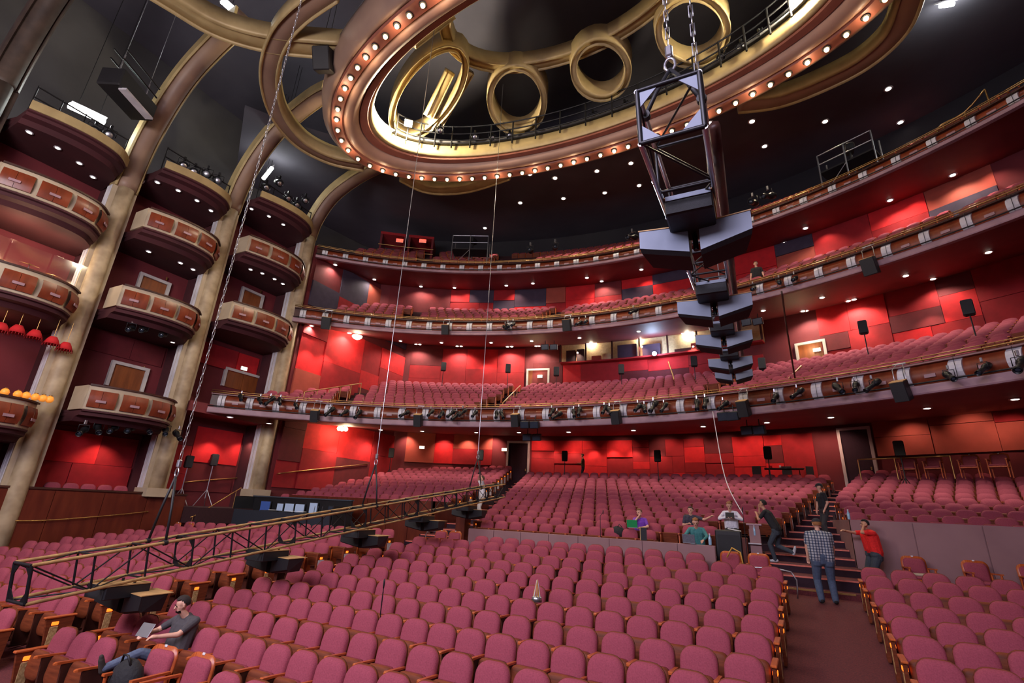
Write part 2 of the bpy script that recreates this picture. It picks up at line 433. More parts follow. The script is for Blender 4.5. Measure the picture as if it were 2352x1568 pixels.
def polar(b, p): return math.atan2(p.x-b['c'][0], p.y-b['c'][1]), math.hypot(p.x-b['c'][0], p.y-b['c'][1])
BO = []
for b in BAL:
    c, R, z = b['c'], b['R'], b['z']; t0, t1 = rad(b['t0']), rad(b['t1'])
    root = thing('balcony', {'lower': 'lower balcony hung with stage lamps and black speakers along its rail',
                             'middle': 'middle balcony with orange-brown fascia and pale pilasters',
                             'upper': 'upper balcony of orange seats just under the black ceiling'}[b['name']], 'balcony', kind='structure')
    b['root'] = root; BO.append(root)
    n = 48; ths = frange(t0, t1, n)
    # soffit
    mb = MB()
    for i in range(n):
        for k in range(2):
            q = []
            for th, kk in ((ths[i], k), (ths[i], k+1), (ths[i+1], k+1), (ths[i+1], k)):
                r = rlim(b, th, R + 0.05 + (b['dep']-0.05)*kk/2); q.append(arc(c, r, th, soffit_z(b, r)))
            mb.add(q, [(0, 1, 2, 3)])
    mb.build('soffit', M['soffit'], root)
    # lip: the lowest pink band
    mb = MB(); st = []
    for th in ths:
        st.append([arc(c, R, th, z), arc(c, R-0.02, th, z+0.04), arc(c, R-0.02, th, z+b['lip']), arc(c, R+0.12, th, z+b['lip']+.02), arc(c, R+0.2, th, z+0.01)])
    mb.sweep(st); mb.build('lip', M['lip'], root)
    zb, zt = z + b['lip'] + 0.02, z + b['hf'] - 0.08
    # backing behind the panels, top cap
    mb = MB(); st = [[arc(c, R+0.20, th, zb-.05), arc(c, R+0.20, th, zt+.05), arc(c, R+0.32, th, zt+.05), arc(c, R+0.32, th, zb-.05)] for th in ths]
    mb.sweep(st); mb.build('backing', M['darkwood'], root)
    mb = MB(); st = [[arc(c, R+0.06, th, zt), arc(c, R+0.06, th, zt+.06), arc(c, R+0.36, th, zt+.06), arc(c, R+0.36, th, zt)] for th in ths]
    mb.sweep(st); mb.build('cap', M['plasterpink'] if b['name'] == 'lower' else M['darkwood'], root)
    # fascia panels (convex wood) and pilasters
    step = rad(b['sub']); th = t0 + step*0.4; k = 0
    hh = zt - zb
    while th < t1 - step*0.4:
        wp = 0.15 / R
        a, e = th - step + wp, th - wp
        if k > 0:
            mb = MB(); st = []
            for q in frange(a, e, 4):
                st.append([arc(c, R + 0.20 - 0.13*math.sin(math.pi*min(1, max(0, j/6)))**0.7, q, zb + hh*j/6) for j in range(7)])
            mb.sweep(st, closed_prof=False, smooth=True); mb.build('fascia_panel', M['woodpanel'], root)
            mb = MB(); q = (a+e)/2; p = arc(c, R+0.055, q, zb+hh*0.38)
            mb.cbox((0, 0, 0), (0.26, 0.03, 0.10), 0, Tr(p) @ Rz(-q)); mb.build('seat_number_plate', M['lip'], root)
        mb = MB(); st = []
        for q in (th-wp, th+wp):
            st.append([arc(c, R + 0.19 - 0.20*math.sin(math.pi*j/6)**0.6, q, zb + hh*j/6) for j in range(7)] + [arc(c, R+.22, q, zt), arc(c, R+.22, q, zb)])
        mb.sweep(st); mb.build('pilaster', M['whitepaint'], root)
        mb = MB(); mb.path([arc(c, R-0.03, th+0.001, zb+hh*j/5) for j in range(6)], 0.008, 4); mb.build('cable', M['black'], root)
        th += step; k += 1
    # pipes: upper rail and lower hanging pipe with brackets
    pr = 0.025
    mb = MB(); mb.path([arc(c, R-0.06, q, z+b['hf']) for q in ths], pr, 6); mb.build('top_rail', M['brass'], root)
    mb = MB(); mb.path([arc(c, R-0.12, q, z+b['lip']+0.03) for q in ths], pr, 6); mb.build('hanging_pipe', M['blackmetal'], root)
    mb = MB(); mb.path([arc(c, R-0.02, q, z+b['hf']+0.10) for q in ths], 0.015, 6); mb.build('guard_rail', M['brass'], root)
    for q in frange(t0+.04, t1-.04, 24):
        mb = MB(); mb.tube(arc(c, R+0.1, q, zt+.03), arc(c, R-0.05, q, z+b['hf']+.10), 0.014, n=5); mb.build('rail_post', M['brass'], root)
    # stepped deck
    mb = MB()
    for j in range(b['rows'] + 1):
        za = b['row0'] + b['rise']*j; ra = R + 0.32 + 0.9*j; rb = ra + 0.9
        for i in range(n):
            if min(rlim(b, ths[i], ra), rlim(b, ths[i+1], ra)) < ra - .01: continue
            q = [arc(c, rlim(b, ths[i], ra), ths[i], za), arc(c, rlim(b, ths[i+1], ra), ths[i+1], za), arc(c, rlim(b, ths[i+1], rb), ths[i+1], za), arc(c, rlim(b, ths[i], rb), ths[i], za)]
            mb.add(q, [(0, 1, 2, 3)])
            if j: mb.add([tuple(q[0]-Vector((0,0,b['rise']))), tuple(q[1]-Vector((0,0,b['rise']))), q[1], q[0]], [(0, 1, 2, 3)])
    mb.build('deck', M['rowfloor'], root)
# wall behind the middle balcony
b2 = BAL[1]
WB2 = arc_wall('wall_back_upper', b2['c'], b2['R']+5.2, rad(-37), rad(40), 15.7, 18.05, M['maroonwall'], 'dark red wall behind the middle balcony seats')
# charcoal ceiling over the upper balcony
mb = MB(); b3 = BAL[2]
zc = lambda r: 21.3 + 0.16*(r-17)
ths = frange(rad(-60), rad(60), 40)
for i in range(40):
    for k in range(5):
        q = []
        for th, kk in ((ths[i], k), (ths[i], k+1), (ths[i+1], k+1), (ths[i+1], k)):
            r0 = 17.6; r = r0 + (34-r0)*kk/5
            s = math.sin(th); r = min(r, 23.0/max(abs(s), .2))
            q.append(arc((0, 1.4), r, th, zc(r)))
        mb.add(q, [(0, 1, 2, 3)])
struct('ceiling_upper', mb, M['ceil'], 'dark blue-black ceiling dotted with small lamps over the upper balcony')
def on_ceiling(x, y): return at_fn(x, y, lambda p: p.z - zc(math.hypot(p.x, p.y-1.4)), 10, 70)

# ------------------------------------------------------------------ acoustic panels on the red walls
rng = random.Random(11)
def split_rect(a0, a1, b0, b1, amin, bmin, out):
    w, h = a1-a0, b1-b0
    if w > amin*2.0 and (w > h*0.9 or h < bmin*2) and not (w < amin*3.2 and rng.random() < .2):
        m = a0 + w*rng.uniform(.32, .68); split_rect(a0, m, b0, b1, amin, bmin, out); split_rect(m, a1, b0, b1, amin, bmin, out)
    elif h > bmin*2.0 and rng.random() < .9:
        m = b0 + h*rng.uniform(.32, .68); split_rect(a0, a1, b0, m, amin, bmin, out); split_rect(a0, a1, m, b1, amin, bmin, out)
    else: out.append((a0, a1, b0, b1))
def panels(wall, place, a0, a1, b0, b1, amin, bmin, mats, seed):
    """place(a, b, d) -> point d metres proud of the wall at distance a along it and height b"""
    rng.seed(seed); out = []; split_rect(a0, a1, b0, b1, amin, bmin, out)
    for (p0, p1, q0, q1) in out:
        d = rng.uniform(0.04, 0.12); g = 0.008; m = rng.choice(mats)
        c = [place(p0+g, q0+g, d), place(p1-g, q0+g, d), place(p1-g, q1-g, d), place(p0+g, q1-g, d)]
        e = [place(p0+g, q0+g, .005), place(p1-g, q0+g, .005), place(p1-g, q1-g, .005), place(p0+g, q1-g, .005)]
        mb = MB(); mb.add(c+e, [(0,1,2,3),(0,4,5,1),(1,5,6,2),(2,6,7,3),(3,7,4,0)]); mb.build('acoustic_panel', M[m], wall)
back = lambda a, b, d: arc(CW, RW-d, a/RW, b)
left = lambda a, b, d: Vector((UL+d, a, b))
back2 = lambda a, b, d: arc(b2['c'], b2['R']+5.2-d, a/(b2['R']+5.2), b)
reds = ['red1', 'red2', 'red1', 'red2', 'red2', 'red3']
panels(WB, back, -6.9, 9.4, 5.35, 7.9, 1.0, .55, reds, 3)                    # upper stalls, centre
panels(WB, back, -15.6, -9.6, 6.2, 8.3, 1.5, .8, ['red1', 'red2', 'rust'], 5)   # upper stalls, left of the aisle
panels(WB, back, 12.0, 19.0, 6.6, 9.3, 1.6, .9, ['red1', 'red2', 'rust'], 6)
panels(WL, left, 17.5, 27.4, 4.0, 7.9, 1.6, 1.2, ['red1', 'red2', 'red2', 'red3'], 8)    # side wall, stalls
panels(WL, left, 17.5, 27.4, 8.8, 13.6, 1.7, 1.3, ['red2', 'red2', 'red3', 'red1', 'rust'], 9)   # side wall, lower balcony
panels(WB, back, -16.0, -7.6, 11.0, 14.4, 1.3, 1.0, ['red2', 'red2', 'red3', 'red1'], 12)
panels(WB, back, -7.0, 7.6, 10.8, 13.3, 1.5, .8, ['red1', 'red2', 'red1', 'red3'], 13)    # under the control booth
panels(WB, back, 10.5, 19.0, 10.8, 14.6, 1.5, 1.0, ['red2', 'red3', 'red1'], 14)
panels(WB2, back2, -17.0, 17.0, 15.75, 18.0, 1.4, .9, ['red1', 'red2', 'red2', 'navy', 'red3', 'rust'], 15)
panels(WL, left, 17.5, 27.4, 14.2, 17.6, 1.7, 1.0, ['red2', 'red3', 'navy', 'rust'], 16)
# ------------------------------------------------------------------ seats
def outline(w, z0, z1, rt, rb, n=5):
    pts = []
    for cx, cz, r, a0 in ((w/2-rb, z0+rb, rb, -90), (w/2-rt, z1-rt, rt, 0), (-w/2+rt, z1-rt, rt, 90), (-w/2+rb, z0+rb, rb, 180)):
        for i in range(n+1):
            a = math.radians(a0 + 90*i/n); pts.append((cx + r*math.cos(a), cz + r*math.sin(a)))
    return pts
def cushion(mb, pl, y_back, y_edge, bulge, lean, zc, n_in=3, mat=0, M_=None):
    """rounded cushion: outline pl at the back and edge, bulging towards -y; leans back about z=0"""
    n = len(pl); cxz = (0, sum(p[1] for p in pl)/n); st = []
    def P(x, y, z): return (x, y + lean*z, z)
    st.append([P(x, y_back, z) for x, z in pl]); st.append([P(x, y_edge, z) for x, z in pl])
    for k in range(1, n_in+1):
        f = 1 - (k/(n_in+0.6))**1.6; b = y_edge - bulge*math.sqrt(k/n_in)
        st.append([P(cxz[0]+(x-cxz[0])*f, b, cxz[1]+(z-cxz[1])*f) for x, z in pl])
    vs = [p for s_ in st for p in s_]; fs = []
    for i in range(len(st)-1):
        for j in range(n): fs.append((i*n+j, i*n+(j+1)%n, i*n+n+(j+1)%n, i*n+n+j))
    m = len(st)-1; fs.append(tuple(range(m*n, m*n+n)))
    mb.add(vs, fs, mat, True, M_); mb.add(vs[:n], [tuple(range(n-1, -1, -1))], mat, False, M_)
LEAN = 0.2
SM = {}
mb = MB(); cushion(mb, outline(0.488, 0.40, 0.90, 0.165, 0.06), 0.02, -0.035, 0.045, LEAN, 0.6); SM['backrest'] = mb.mesh('backrest', M['fabric'])
mb = MB(); cushion(mb, outline(0.496, 0.22, 0.91, 0.17, 0.05), 0.018, 0.045, -0.012, LEAN, 0.6, 2); SM['back_shell'] = mb.mesh('back_shell', M['wood'])
# tipped-up seat: wooden underside facing the stage
mb = MB(); cushion(mb, outline(0.45, 0.27, 0.64, 0.09, 0.14), -0.15, -0.175, 0.035, 0.12, 0.45, 3); SM['seat_pan'] = mb.mesh('seat_pan', M['wood'])
mb = MB(); cushion(mb, outline(0.44, 0.29, 0.63, 0.08, 0.12), -0.148, -0.09, -0.03, 0.12, 0.45, 2); SM['seat_cushion'] = mb.mesh('seat_cushion', M['fabric'])
def arm_mesh():
    mb = MB(); mb.sweep([[(-.023, .12, .60), (.023, .12, .60), (.023, .12, .622), (-.023, .12, .622)],
                         [(-.023, -.1, .612), (.023, -.1, .612), (.023, -.1, .640), (-.023, -.1, .640)],
                         [(-.033, -.27, .618), (.033, -.27, .618), (.033, -.27, .650), (-.033, -.27, .650)],
                         [(-.022, -.30, .618), (.022, -.30, .618), (.022, -.30, .640), (-.022, -.30, .640)]]); return mb.mesh('armrest', M['armwood'])
SM['armrest'] = arm_mesh()
mb = MB(); mb.sweep([[(-.018, -.17, .03), (.018, -.17, .03), (.018, .06, .03), (-.018, .06, .03)], [(-.018, -.20, .61), (.018, -.20, .61), (.018, .10, .60), (-.018, .10, .60)]])
mb.box((-.03, -.2, 0), (.03, .1, .03)); SM['standard'] = mb.mesh('standard', M['darkwood'])
mb = MB(); mb.sweep([[(-.025, -.19, 0), (.025, -.19, 0), (.025, .12, 0), (-.025, .12, 0)], [(-.025, -.28, .60), (.025, -.28, .60), (.025, .16, .60), (-.025, .16, .60)]]); SM['end_panel'] = mb.mesh('end_panel', M['wood'])
mb = MB(); mb.cbox((0, -.06, .62), (.085, .50, .035), 0, None, .01); SM['end_cap'] = mb.mesh('end_cap', M['armwood'])
mb = MB(); mb.cbox((0, -.13, .30), (.062, .13, .34), 0, None, .008); SM['scroll_plate'] = mb.mesh('scroll_plate', M['goldplate'])
mb = MB(); mb.cbox((0, -.13, .515), (.07, .11, .06), 0, None, .008); SM['aisle_light'] = mb.mesh('aisle_light', M['aisle'])

mb = MB(); mb.cbox((0, .0, .30), (.062, .30, .44), 0, None, .008); SM['side_plate'] = mb.mesh('side_plate', M['whitepaint'])
SEATS = []      # (u, v, z, rz, block, row label, left end?, right end?)
def add_row(us_, vfn, zfn, block, label, ends=(False, False)):
    for i, u in enumerate(us_):
        v = vfn(u); e = 0.02; sl = (vfn(u+e)-vfn(u-e))/(2*e)
        SEATS.append(dict(p=Vector((u, v-0.17, zfn(u, v))), rz=math.atan(sl), block=block, label=label,
                          L=ends[0] and i == 0, R=ends[1] and i == len(us_)-1))
V0 = [15.2, 14.28, 13.08, 12.0, 11.07, 10.1, 9.15, 8.22, 7.35, 6.47, 5.6, 4.7]
NC = [13, 20, 19, 18, 19, 18, 19, 18, 19, 18, 19, 18]
EC = [3.38, 5.2, 5.13, 5.05, 5.03, 4.95, 4.9, 4.82, 4.78, 4.74, 4.7, 4.66]
fz = lambda u, v: floor_z(v)
for i, v0 in enumerate(V0):
    us_ = frange(-EC[i], EC[i], NC[i]-1)
    if i == 11: us_ = [u for u in us_ if u < -3.4 or u > -0.9]
    add_row(us_, lambda u, v0=v0: crv(v0, u), fz, 'centre block', 'plum tip-up seat, centre block, %s row down from the low mauve parapet' % ordinal(i), (i > 0, i > 0))
for s in (1, -1):
    for i in range(13 if s < 0 else 11):
        v0 = V0[i] + 0.12 if i < 12 else 3.85
        n = 17; us_ = [s*(7.33 - 0.045*(i) + 0.565*k) for k in range(n)]
        us_ = [u for u in us_ if abs(u) < 16.7 and not (s < 0 and i == 0 and u < -14.2)]
        if s > 0 and i == 0: pass
        us_.sort()
        add_row(us_, lambda u, v0=v0: crv(v0, u), fz, 'right block' if s > 0 else 'left block',
                ('plum tip-up seat in the block below the tall grey-mauve parapet, %s row down' if s > 0 else 'plum tip-up seat beside the mahogany wall, %s row down from the mixing desk') % ordinal(i),
                (s > 0, s < 0))
# upper stalls
for i in range(NP):
    v0 = VP0 + DP*i; z = p_floor(i)
    e = ue(v0) + 0.12; n = int(2*e/0.56)
    us_ = frange(-e, e, n)
    if i == 0: us_ = [u for u in us_ if -4.2 < u < 2.2]
    if i in (1, 2): us_ = [u for u in us_ if u < 3.6]
    add_row(us_, lambda u, v0=v0: crv(v0, u), lambda u, v, z=z: z, 'upper centre', 'plum tip-up seat above the low mauve parapet, %s row back' % ordinal(i), (True, True))
    if i >= 1 and i < NP:
        for s in (-1, 1):
            a = uo(v0) + 0.35; n = int((16.6 - a)/0.56); us_ = sorted(s*(a + 0.56*k) for k in range(n+1))
            add_row(us_, lambda u, v0=v0: crv(v0+0.86, u), lambda u, v, z=z: z+0.42, 'upper side',
                    ('plum tip-up seat behind the tall grey-mauve parapet, %s row back' if s > 0 else 'plum tip-up seat behind the mixing desk, %s row back') % ordinal(i-1), (s > 0, s < 0))
# balconies
for b in BAL:
    for j in range(b['rows']):
        r = b['R'] + 0.95 + 0.9*j; z = b['row0'] + b['rise']*j
        t0, t1 = rad(b['t0']) + 0.10, rad(b['t1']) - 0.02
        n = int((t1-t0)*r/0.54)
        for k in range(n+1):
            th = t0 + (t1-t0)*k/n
            if rlim(b, th, r+0.6) < r+0.55: continue
            # aisles across the balcony
            dg = math.degrees(th)
            gaps = {'lower': (-13.5, 13.0, 36, -33), 'middle': (-9.5, 12, 33, -30), 'upper': (-31, -20, 6, 26, 40)}[b['name']]
            w = 1.1/r*57.3*0.55 + (1.6 if b['name'] == 'lower' and j > 4 and False else 0)
            if any(abs(dg-g) < w for g in gaps): continue
            if b['name'] == 'upper' and -19.5 < dg < -13.2 and j < 5: continue
            if b['name'] == 'upper' and 21 < dg < 34 and j < 4: continue
            p = arc(b['c'], r, th, z)
            SEATS.append(dict(p=p, rz=-th, block='balcony', label='small %s tip-up seat in the %s balcony' % ('orange-red', b['name']), L=False, R=False))
for s in SEATS:
    q = to_px(s['p'] + Vector((0, 0, .7))); s['d'] = depth(s['p'])
    s['vis'] = -60 < q[0] < W_+60 and -40 < q[1] < H_+90 and s['d'] > 1
    s['near_view'] = -600 < q[0] < W_+600 and -200 < q[1] < H_+900 and s['d'] > 1 and (s['p'] - EYE).length > 3
order = sorted([i for i, s in enumerate(SEATS) if s['vis'] and s['block'] != 'balcony'], key=lambda i: SEATS[i]['d'])
NEAR = set(order[:300])
def make_seat(s):
    root = thing('theatre_seat', s['label'], 'seat', s['p'], s['rz'], 'seats of the ' + s['block'])
    for nm in ('backrest', 'back_shell', 'seat_pan', 'seat_cushion'): obj(nm, SM[nm], root)
    sides = []
    if s['block'] in ('left block',) : sides.append(-1) if not s['R'] else sides.extend((-1, 1))
    else: sides.append(1)
    if s['L'] and -1 not in sides: sides.append(-1)
    for sd in sides:
        end = (sd < 0 and s['L']) or (sd > 0 and s['R'])
        if end:
            e = obj('end_panel', SM['end_panel'], root, (sd*.285, 0, 0))
            obj('end_cap', SM['end_cap'], e); obj('scroll_plate', SM['scroll_plate'], e) if 'upper' not in s['block'] else obj('side_plate', SM['side_plate'], e); obj('aisle_light', SM['aisle_light'], e)
        else:
            obj('armrest', SM['armrest'], root, (sd*.272, 0, 0)); obj('standard', SM['standard'], root, (sd*.272, 0, 0))
    return root
for i in sorted(NEAR): make_seat(SEATS[i])
# all other seats: one object
mb = MB()
lo_out = outline(0.50, 0.40, 0.90, 0.15, 0.05, 2)
low = MB(); cushion(low, lo_out, 0.05, -0.03, 0.035, LEAN, 0.6, 1)
lowp = MB(); lowp.sweep([[(-.22, -.12, .28), (.22, -.12, .28), (.23, -.20, .62), (-.23, -.20, .62)], [(-.22, -.05, .30), (.22, -.05, .30), (.23, -.10, .64), (-.23, -.10, .64)]])
lowa = MB(); lowa.box((.255, -.28, .60), (.315, .1, .635)); lowa.box((.265, -.18, 0), (.305, .08, .6))
lowe = MB(); lowe.box((.25, -.28, .0), (.31, .14, .62)); 
lowl = MB(); lowl.box((.245, -.18, .47), (.318, -.08, .53))
lowg = MB(); lowg.box((.247, -.24, .10), (.316, .0, .45))
def mirror(m): 
    r = MB(); r.v = [(-x, y, z) for x, y, z in m.v]; r.f = [tuple(reversed(f)) for f in m.f]; r.m = list(m.m); r.sm = list(m.sm); return r
def put(dst, src, mat_, T):
    b = len(dst.v); dst.v += [tuple(T @ Vector(p)) for p in src.v]
    dst.f += [tuple(i+b for i in f) for f in src.f]; dst.m += [mat_]*len(src.f); dst.sm += src.sm
mir = {id(x): mirror(x) for x in (lowe, lowl, lowg)}
for i, s in enumerate(SEATS):
    if i in NEAR or not (s['vis'] or s['near_view']): continue
    T = Tr(s['p']) @ Rz(s['rz'])
    put(mb, low, 0, T); put(mb, lowp, 1, T)
    if s['R']:
        put(mb, lowe, 1, T); put(mb, lowl, 3, T); put(mb, lowg, 4, T)
    else: put(mb, lowa, 2, T)
    if s['L']:
        for x, k in ((lowe, 1), (lowl, 3), (lowg, 4)): put(mb, mir[id(x)], k, T)
o = mb.build('distant_seats', [M['fabric'], M['wood'], M['armwood'], M['aisle'], M['whitepaint']])
tag(o, 'rows of small red tip-up seats receding through the upper stalls and balconies', 'seats', None, 'stuff')
# ------------------------------------------------------------------ columns, arches and opera boxes
UB = -19.0                                     # back wall of the boxes
M['colface'] = mat('cream_scroll_carving', (184, 164, 132), 0.6, rgb2=(150, 130, 102), scale=2.4, bump=0.5, detail=2)
M['archpink'] = mat('rosy_arch_paint', (150, 122, 102), 0.5, rgb2=(130, 104, 90), scale=0.8)
M['shaded'] = mat('painted_shade_carving', (84, 68, 58), 0.6, rgb2=(60, 48, 42), scale=2.0, bump=0.4)  # shade on the proscenium column and arch is put into this colour
M['boxlining'] = mat('dark_wine_box_lining', (74, 28, 34), 0.8, rgb2=(60, 22, 28), scale=0.9)
M['doorwood'] = mat('brown_door_wood', (142, 78, 36), 0.45, rgb2=(116, 60, 28), scale=2, stretch=(4, 4, .5))
M['frame'] = mat('pale_door_frame', (190, 184, 180), 0.5, scale=2)
def sweep_path(pts, prof, side=Vector((0, 1, 0))):
    """profile points (along side, outward); outward = side x tangent"""
    st = []
    for i, p in enumerate(pts):
        t = (pts[min(i+1, len(pts)-1)] - pts[max(i-1, 0)]).normalized()
        out = side.cross(t).normalized()
        st.append([p + side*a + out*b for a, b in prof])
    return st
def smooth_pts(pts, n=4):
    """Catmull-Rom through the points"""
    out = []; P = [Vector(p) for p in pts]
    for i in range(len(P)-1):
        a, b, c, d = P[max(i-1, 0)], P[i], P[i+1], P[min(i+2, len(P)-1)]
        for k in range(n):
            t = k/n
            out.append(0.5*((2*b) + (c-a)*t + (2*a-5*b+4*c-d)*t*t + (3*b-a-3*c+d)*t**3))
    out.append(P[-1]); return out
COLV = [3.4, 7.75, 12.1, 16.85]
face = [(-.28, .02), (-.26, .14), (-.17, .24), (0, .29), (.17, .24), (.26, .14), (.28, .02), (.28, -.3), (-.28, -.3)]
arch_top = {0: [(-17.5, 17.0), (-17.3, 18.5), (-16.5, 20.6), (-15.0, 22.2), (-12.9, 23.3)],
            1: [(-17.5, 15.5), (-17.2, 17.74), (-16.4, 19.63), (-15.2, 21.1), (-13.2, 22.2), (-12.2, 22.4)],
            2: [(-17.5, 17.2), (-17.15, 18.85), (-16.3, 20.4), (-15.0, 21.6), (-13.0, 22.4), (-11.9, 22.5)],
            3: [(-17.5, 18.3), (-17.2, 19.5), (-16.2, 20.8), (-14.4, 21.6), (-12.6, 21.9)]}
ctext = ['leaning against the dark proscenium, mostly in shadow', 'standing at the corner of the mahogany wall', 'between the second and third bays of opera boxes', 'where the balconies meet the opera boxes']
for i, v in enumerate(COLV):
    zb = [0.4, 0.85, 3.4, 3.6][i]; zt = arch_top[i][0][1]
    col = thing('column', ('tall cream carved column ' if i else 'tall dark bronze column ') + ctext[i], 'column', kind='structure')
    cf, cs, cw_ = (M['colface'], M['cream'], M['whitepaint']) if i else (M['shaded'],)*3
    pts = [Vector((-17.5, v, z)) for z in frange(zb, zt, 8)]
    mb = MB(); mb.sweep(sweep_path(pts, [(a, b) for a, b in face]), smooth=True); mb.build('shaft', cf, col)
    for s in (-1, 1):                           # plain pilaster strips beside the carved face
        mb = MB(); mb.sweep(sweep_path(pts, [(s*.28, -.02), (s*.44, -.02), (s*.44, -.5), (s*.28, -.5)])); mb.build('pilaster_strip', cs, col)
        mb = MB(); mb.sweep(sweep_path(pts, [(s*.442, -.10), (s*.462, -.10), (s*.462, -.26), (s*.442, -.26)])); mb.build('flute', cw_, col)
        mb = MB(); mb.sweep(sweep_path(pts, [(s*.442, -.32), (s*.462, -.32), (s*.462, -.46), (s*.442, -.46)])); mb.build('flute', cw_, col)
    mb = MB(); mb.box((-18.05, v-.5, zb-.1), (-17.12, v+.5, zb+.24)); mb.build('base', cs, col)
    ar = thing('ceiling_arch', ('rosy arch with gold edges above the column ' if i else 'dark bronze arch above the column ') + ctext[i], 'arch', kind='structure')
    ap = smooth_pts([Vector((u, v, z)) for u, z in arch_top[i]], 5)
    mb = MB(); mb.sweep(sweep_path(ap, [(-.33, -.05), (-.30, .14), (0, .21), (.30, .14), (.33, -.05), (.33, -.40), (-.33, -.40)]), smooth=True); mb.build('arch_body', M['archpink'] if i else M['shaded'], ar)
    for s in (-1, 1):
        mb = MB(); mb.sweep(sweep_path(ap, [(s*.32, .02), (s*.38, .10), (s*.44, .02), (s*.44, -.43), (s*.32, -.43)])); mb.build('gold_edge', M['gold'] if i else M['shaded'], ar)

def fascia_curve(v0, v1):
    """plan of a box front: a return by the first column, a bulging front, dying into the second column"""
    P = [(-16.42, v0+.62), (-16.12, v0+.62+(v1-v0)*.2), (-16.0, v0+.62+(v1-v0)*.42), (-16.2, v0+.62+(v1-v0)*.62), (-16.75, v1-.52)]
    return smooth_pts([Vector((a, b, 0)) for a, b in P], 6)
def offset_curve(c, d):
    o = []
    for i, p in enumerate(c):
        t = (c[min(i+1, len(c)-1)] - c[max(i-1, 0)]).normalized(); n = Vector((t.y, -t.x, 0)); o.append(p + n*d)
    return o
def opera_box(v0, v1, z, label, rim=False, dark=False):
    root = thing('opera_box', label, 'opera box', kind='structure')
    c = fascia_curve(v0, v1); up = lambda p, zz: Vector((p.x, p.y, zz))
    # slab with stepped maroon underside
    mb = MB()
    pl = [Vector((UB+.02, v0+.3, 0))] + [Vector((-17.4, v0+.62, 0))] + c + [Vector((-17.4, v1-.4, 0)), Vector((UB+.02, v1-.3, 0))]
    n = len(pl)
    def inset(p, d): return Vector((max(UB+.02, p.x - d), p.y, 0))
    lay = [[up(inset(p, .55), z-.30) for p in pl], [up(inset(p, .40), z-.14) for p in pl], [up(inset(p, .12), z-.10) for p in pl], [up(inset(p, .10), z+.02) for p in pl], [up(p, z+.04) for p in pl], [up(p, z+.12) for p in pl]]
    mb.sweep(lay); mb.build('slab', M['boxlining'], root)
    if rim:
        mb = MB(); o1, o2 = offset_curve(c, .05), offset_curve(c, -.16)
        st = [[up(a, z+.10), up(a, z+.46), up(b, z+.46), up(b, z+.10)] for a, b in zip(o1, o2)]; mb.sweep(st); mb.build('gold_rim', M['gold'], root)
        return root
    zt = z + .98
    o0, o1, o2 = offset_curve(c, -.14), offset_curve(c, 0), offset_curve(c, .03)
    mb = MB(); mb.sweep([[up(b, z+.10), up(b, zt), up(a, zt), up(a, z+.10)] for a, b in zip(o0, o1)]); mb.build('parapet', M['cream'], root)
    mb = MB(); q0, q1 = Vector((-17.35, v0+.60, 0)), c[0]
    d = Vector((0, -.06, 0)); mb.sweep([[up(q0, z+.1), up(q0, zt), up(q0+d, zt), up(q0+d, z+.1)], [up(q1, z+.1), up(q1, zt), up(q1+d, zt), up(q1+d, z+.1)]]); mb.build('return_panel', M['cream'], root)
    mb = MB(); oc, od = offset_curve(c, -.2), offset_curve(c, .07)
    mb.sweep([[up(b, zt), up(b, zt+.06), up(a, zt+.06), up(a, zt)] for a, b in zip(oc, od)]); mb.build('handrail', M['darkwood'], root)
    N = len(c)-1
    for k in range(4):
        f0, f1 = (k+.11)/4*N, (k+.95)/4*N
        def samp(cc, f): i = min(int(f), N-1); return cc[i].lerp(cc[i+1], f-i)
        for h in (0, 1):                        # two boards per panel, thin seam between
            a, b = (f0, (f0+f1)/2-.03) if h == 0 else ((f0+f1)/2+.03, f1)
            st = []
            for f in frange(a, b, 3):
                pin, pout = samp(o1, f), samp(o2, f); n_ = (pout-pin).normalized()
                st.append([up(pin + n_*(.03+.10*math.sin(math.pi*(j+.6)/5.2)), z+.20+.62*j/4) for j in range(5)])
            mb = MB(); mb.sweep(st, closed_prof=False, smooth=True)
            pin0 = [up(samp(o1, f), z+.20) for f in (a, b)]; pin1 = [up(samp(o1, f), z+.82) for f in (a, b)]
            mb.add([pin0[0], pin0[1], st[-1][0], st[0][0]], [(0, 1, 2, 3)]); mb.add([pin1[0], pin1[1], st[-1][-1], st[0][-1]], [(3, 2, 1, 0)])
            mb.build('fascia_board', M['woodpanel'], root)
        f = (f0+f1)/2; p = samp(o2, f); n_ = (samp(o2, f)-samp(o1, f)).normalized(); 
        mb = MB(); mb.cbox((0, 0, 0), (.30, .02, .09), 0, Tr(up(p+n_*.125, z+.42)) @ frame_to(n_)); mb.build('brass_plate', M['lip'], root)
    return root
bayn = ['between the dark proscenium column and the next column', 'over the mahogany wall', 'in the bay beside the balconies']
lev = [[5.16, 9.34, 12.75, 15.95], [6.10, 10.15, 13.70, 16.65], [None, 11.25, 14.85, 18.05]]
tier = ['lowest', 'second-tier', 'third-tier', 'topmost gold-rimmed']
for bay in range(3):
    for k in range(4):
        z = lev[bay][k]
        if z is None: continue
        opera_box(COLV[bay], COLV[bay+1], z, ('%s opera box %s' % (tier[k], bayn[bay])) if k < 3 else 'topmost gold-rimmed lighting gallery %s' % bayn[bay], rim=(k == 3))
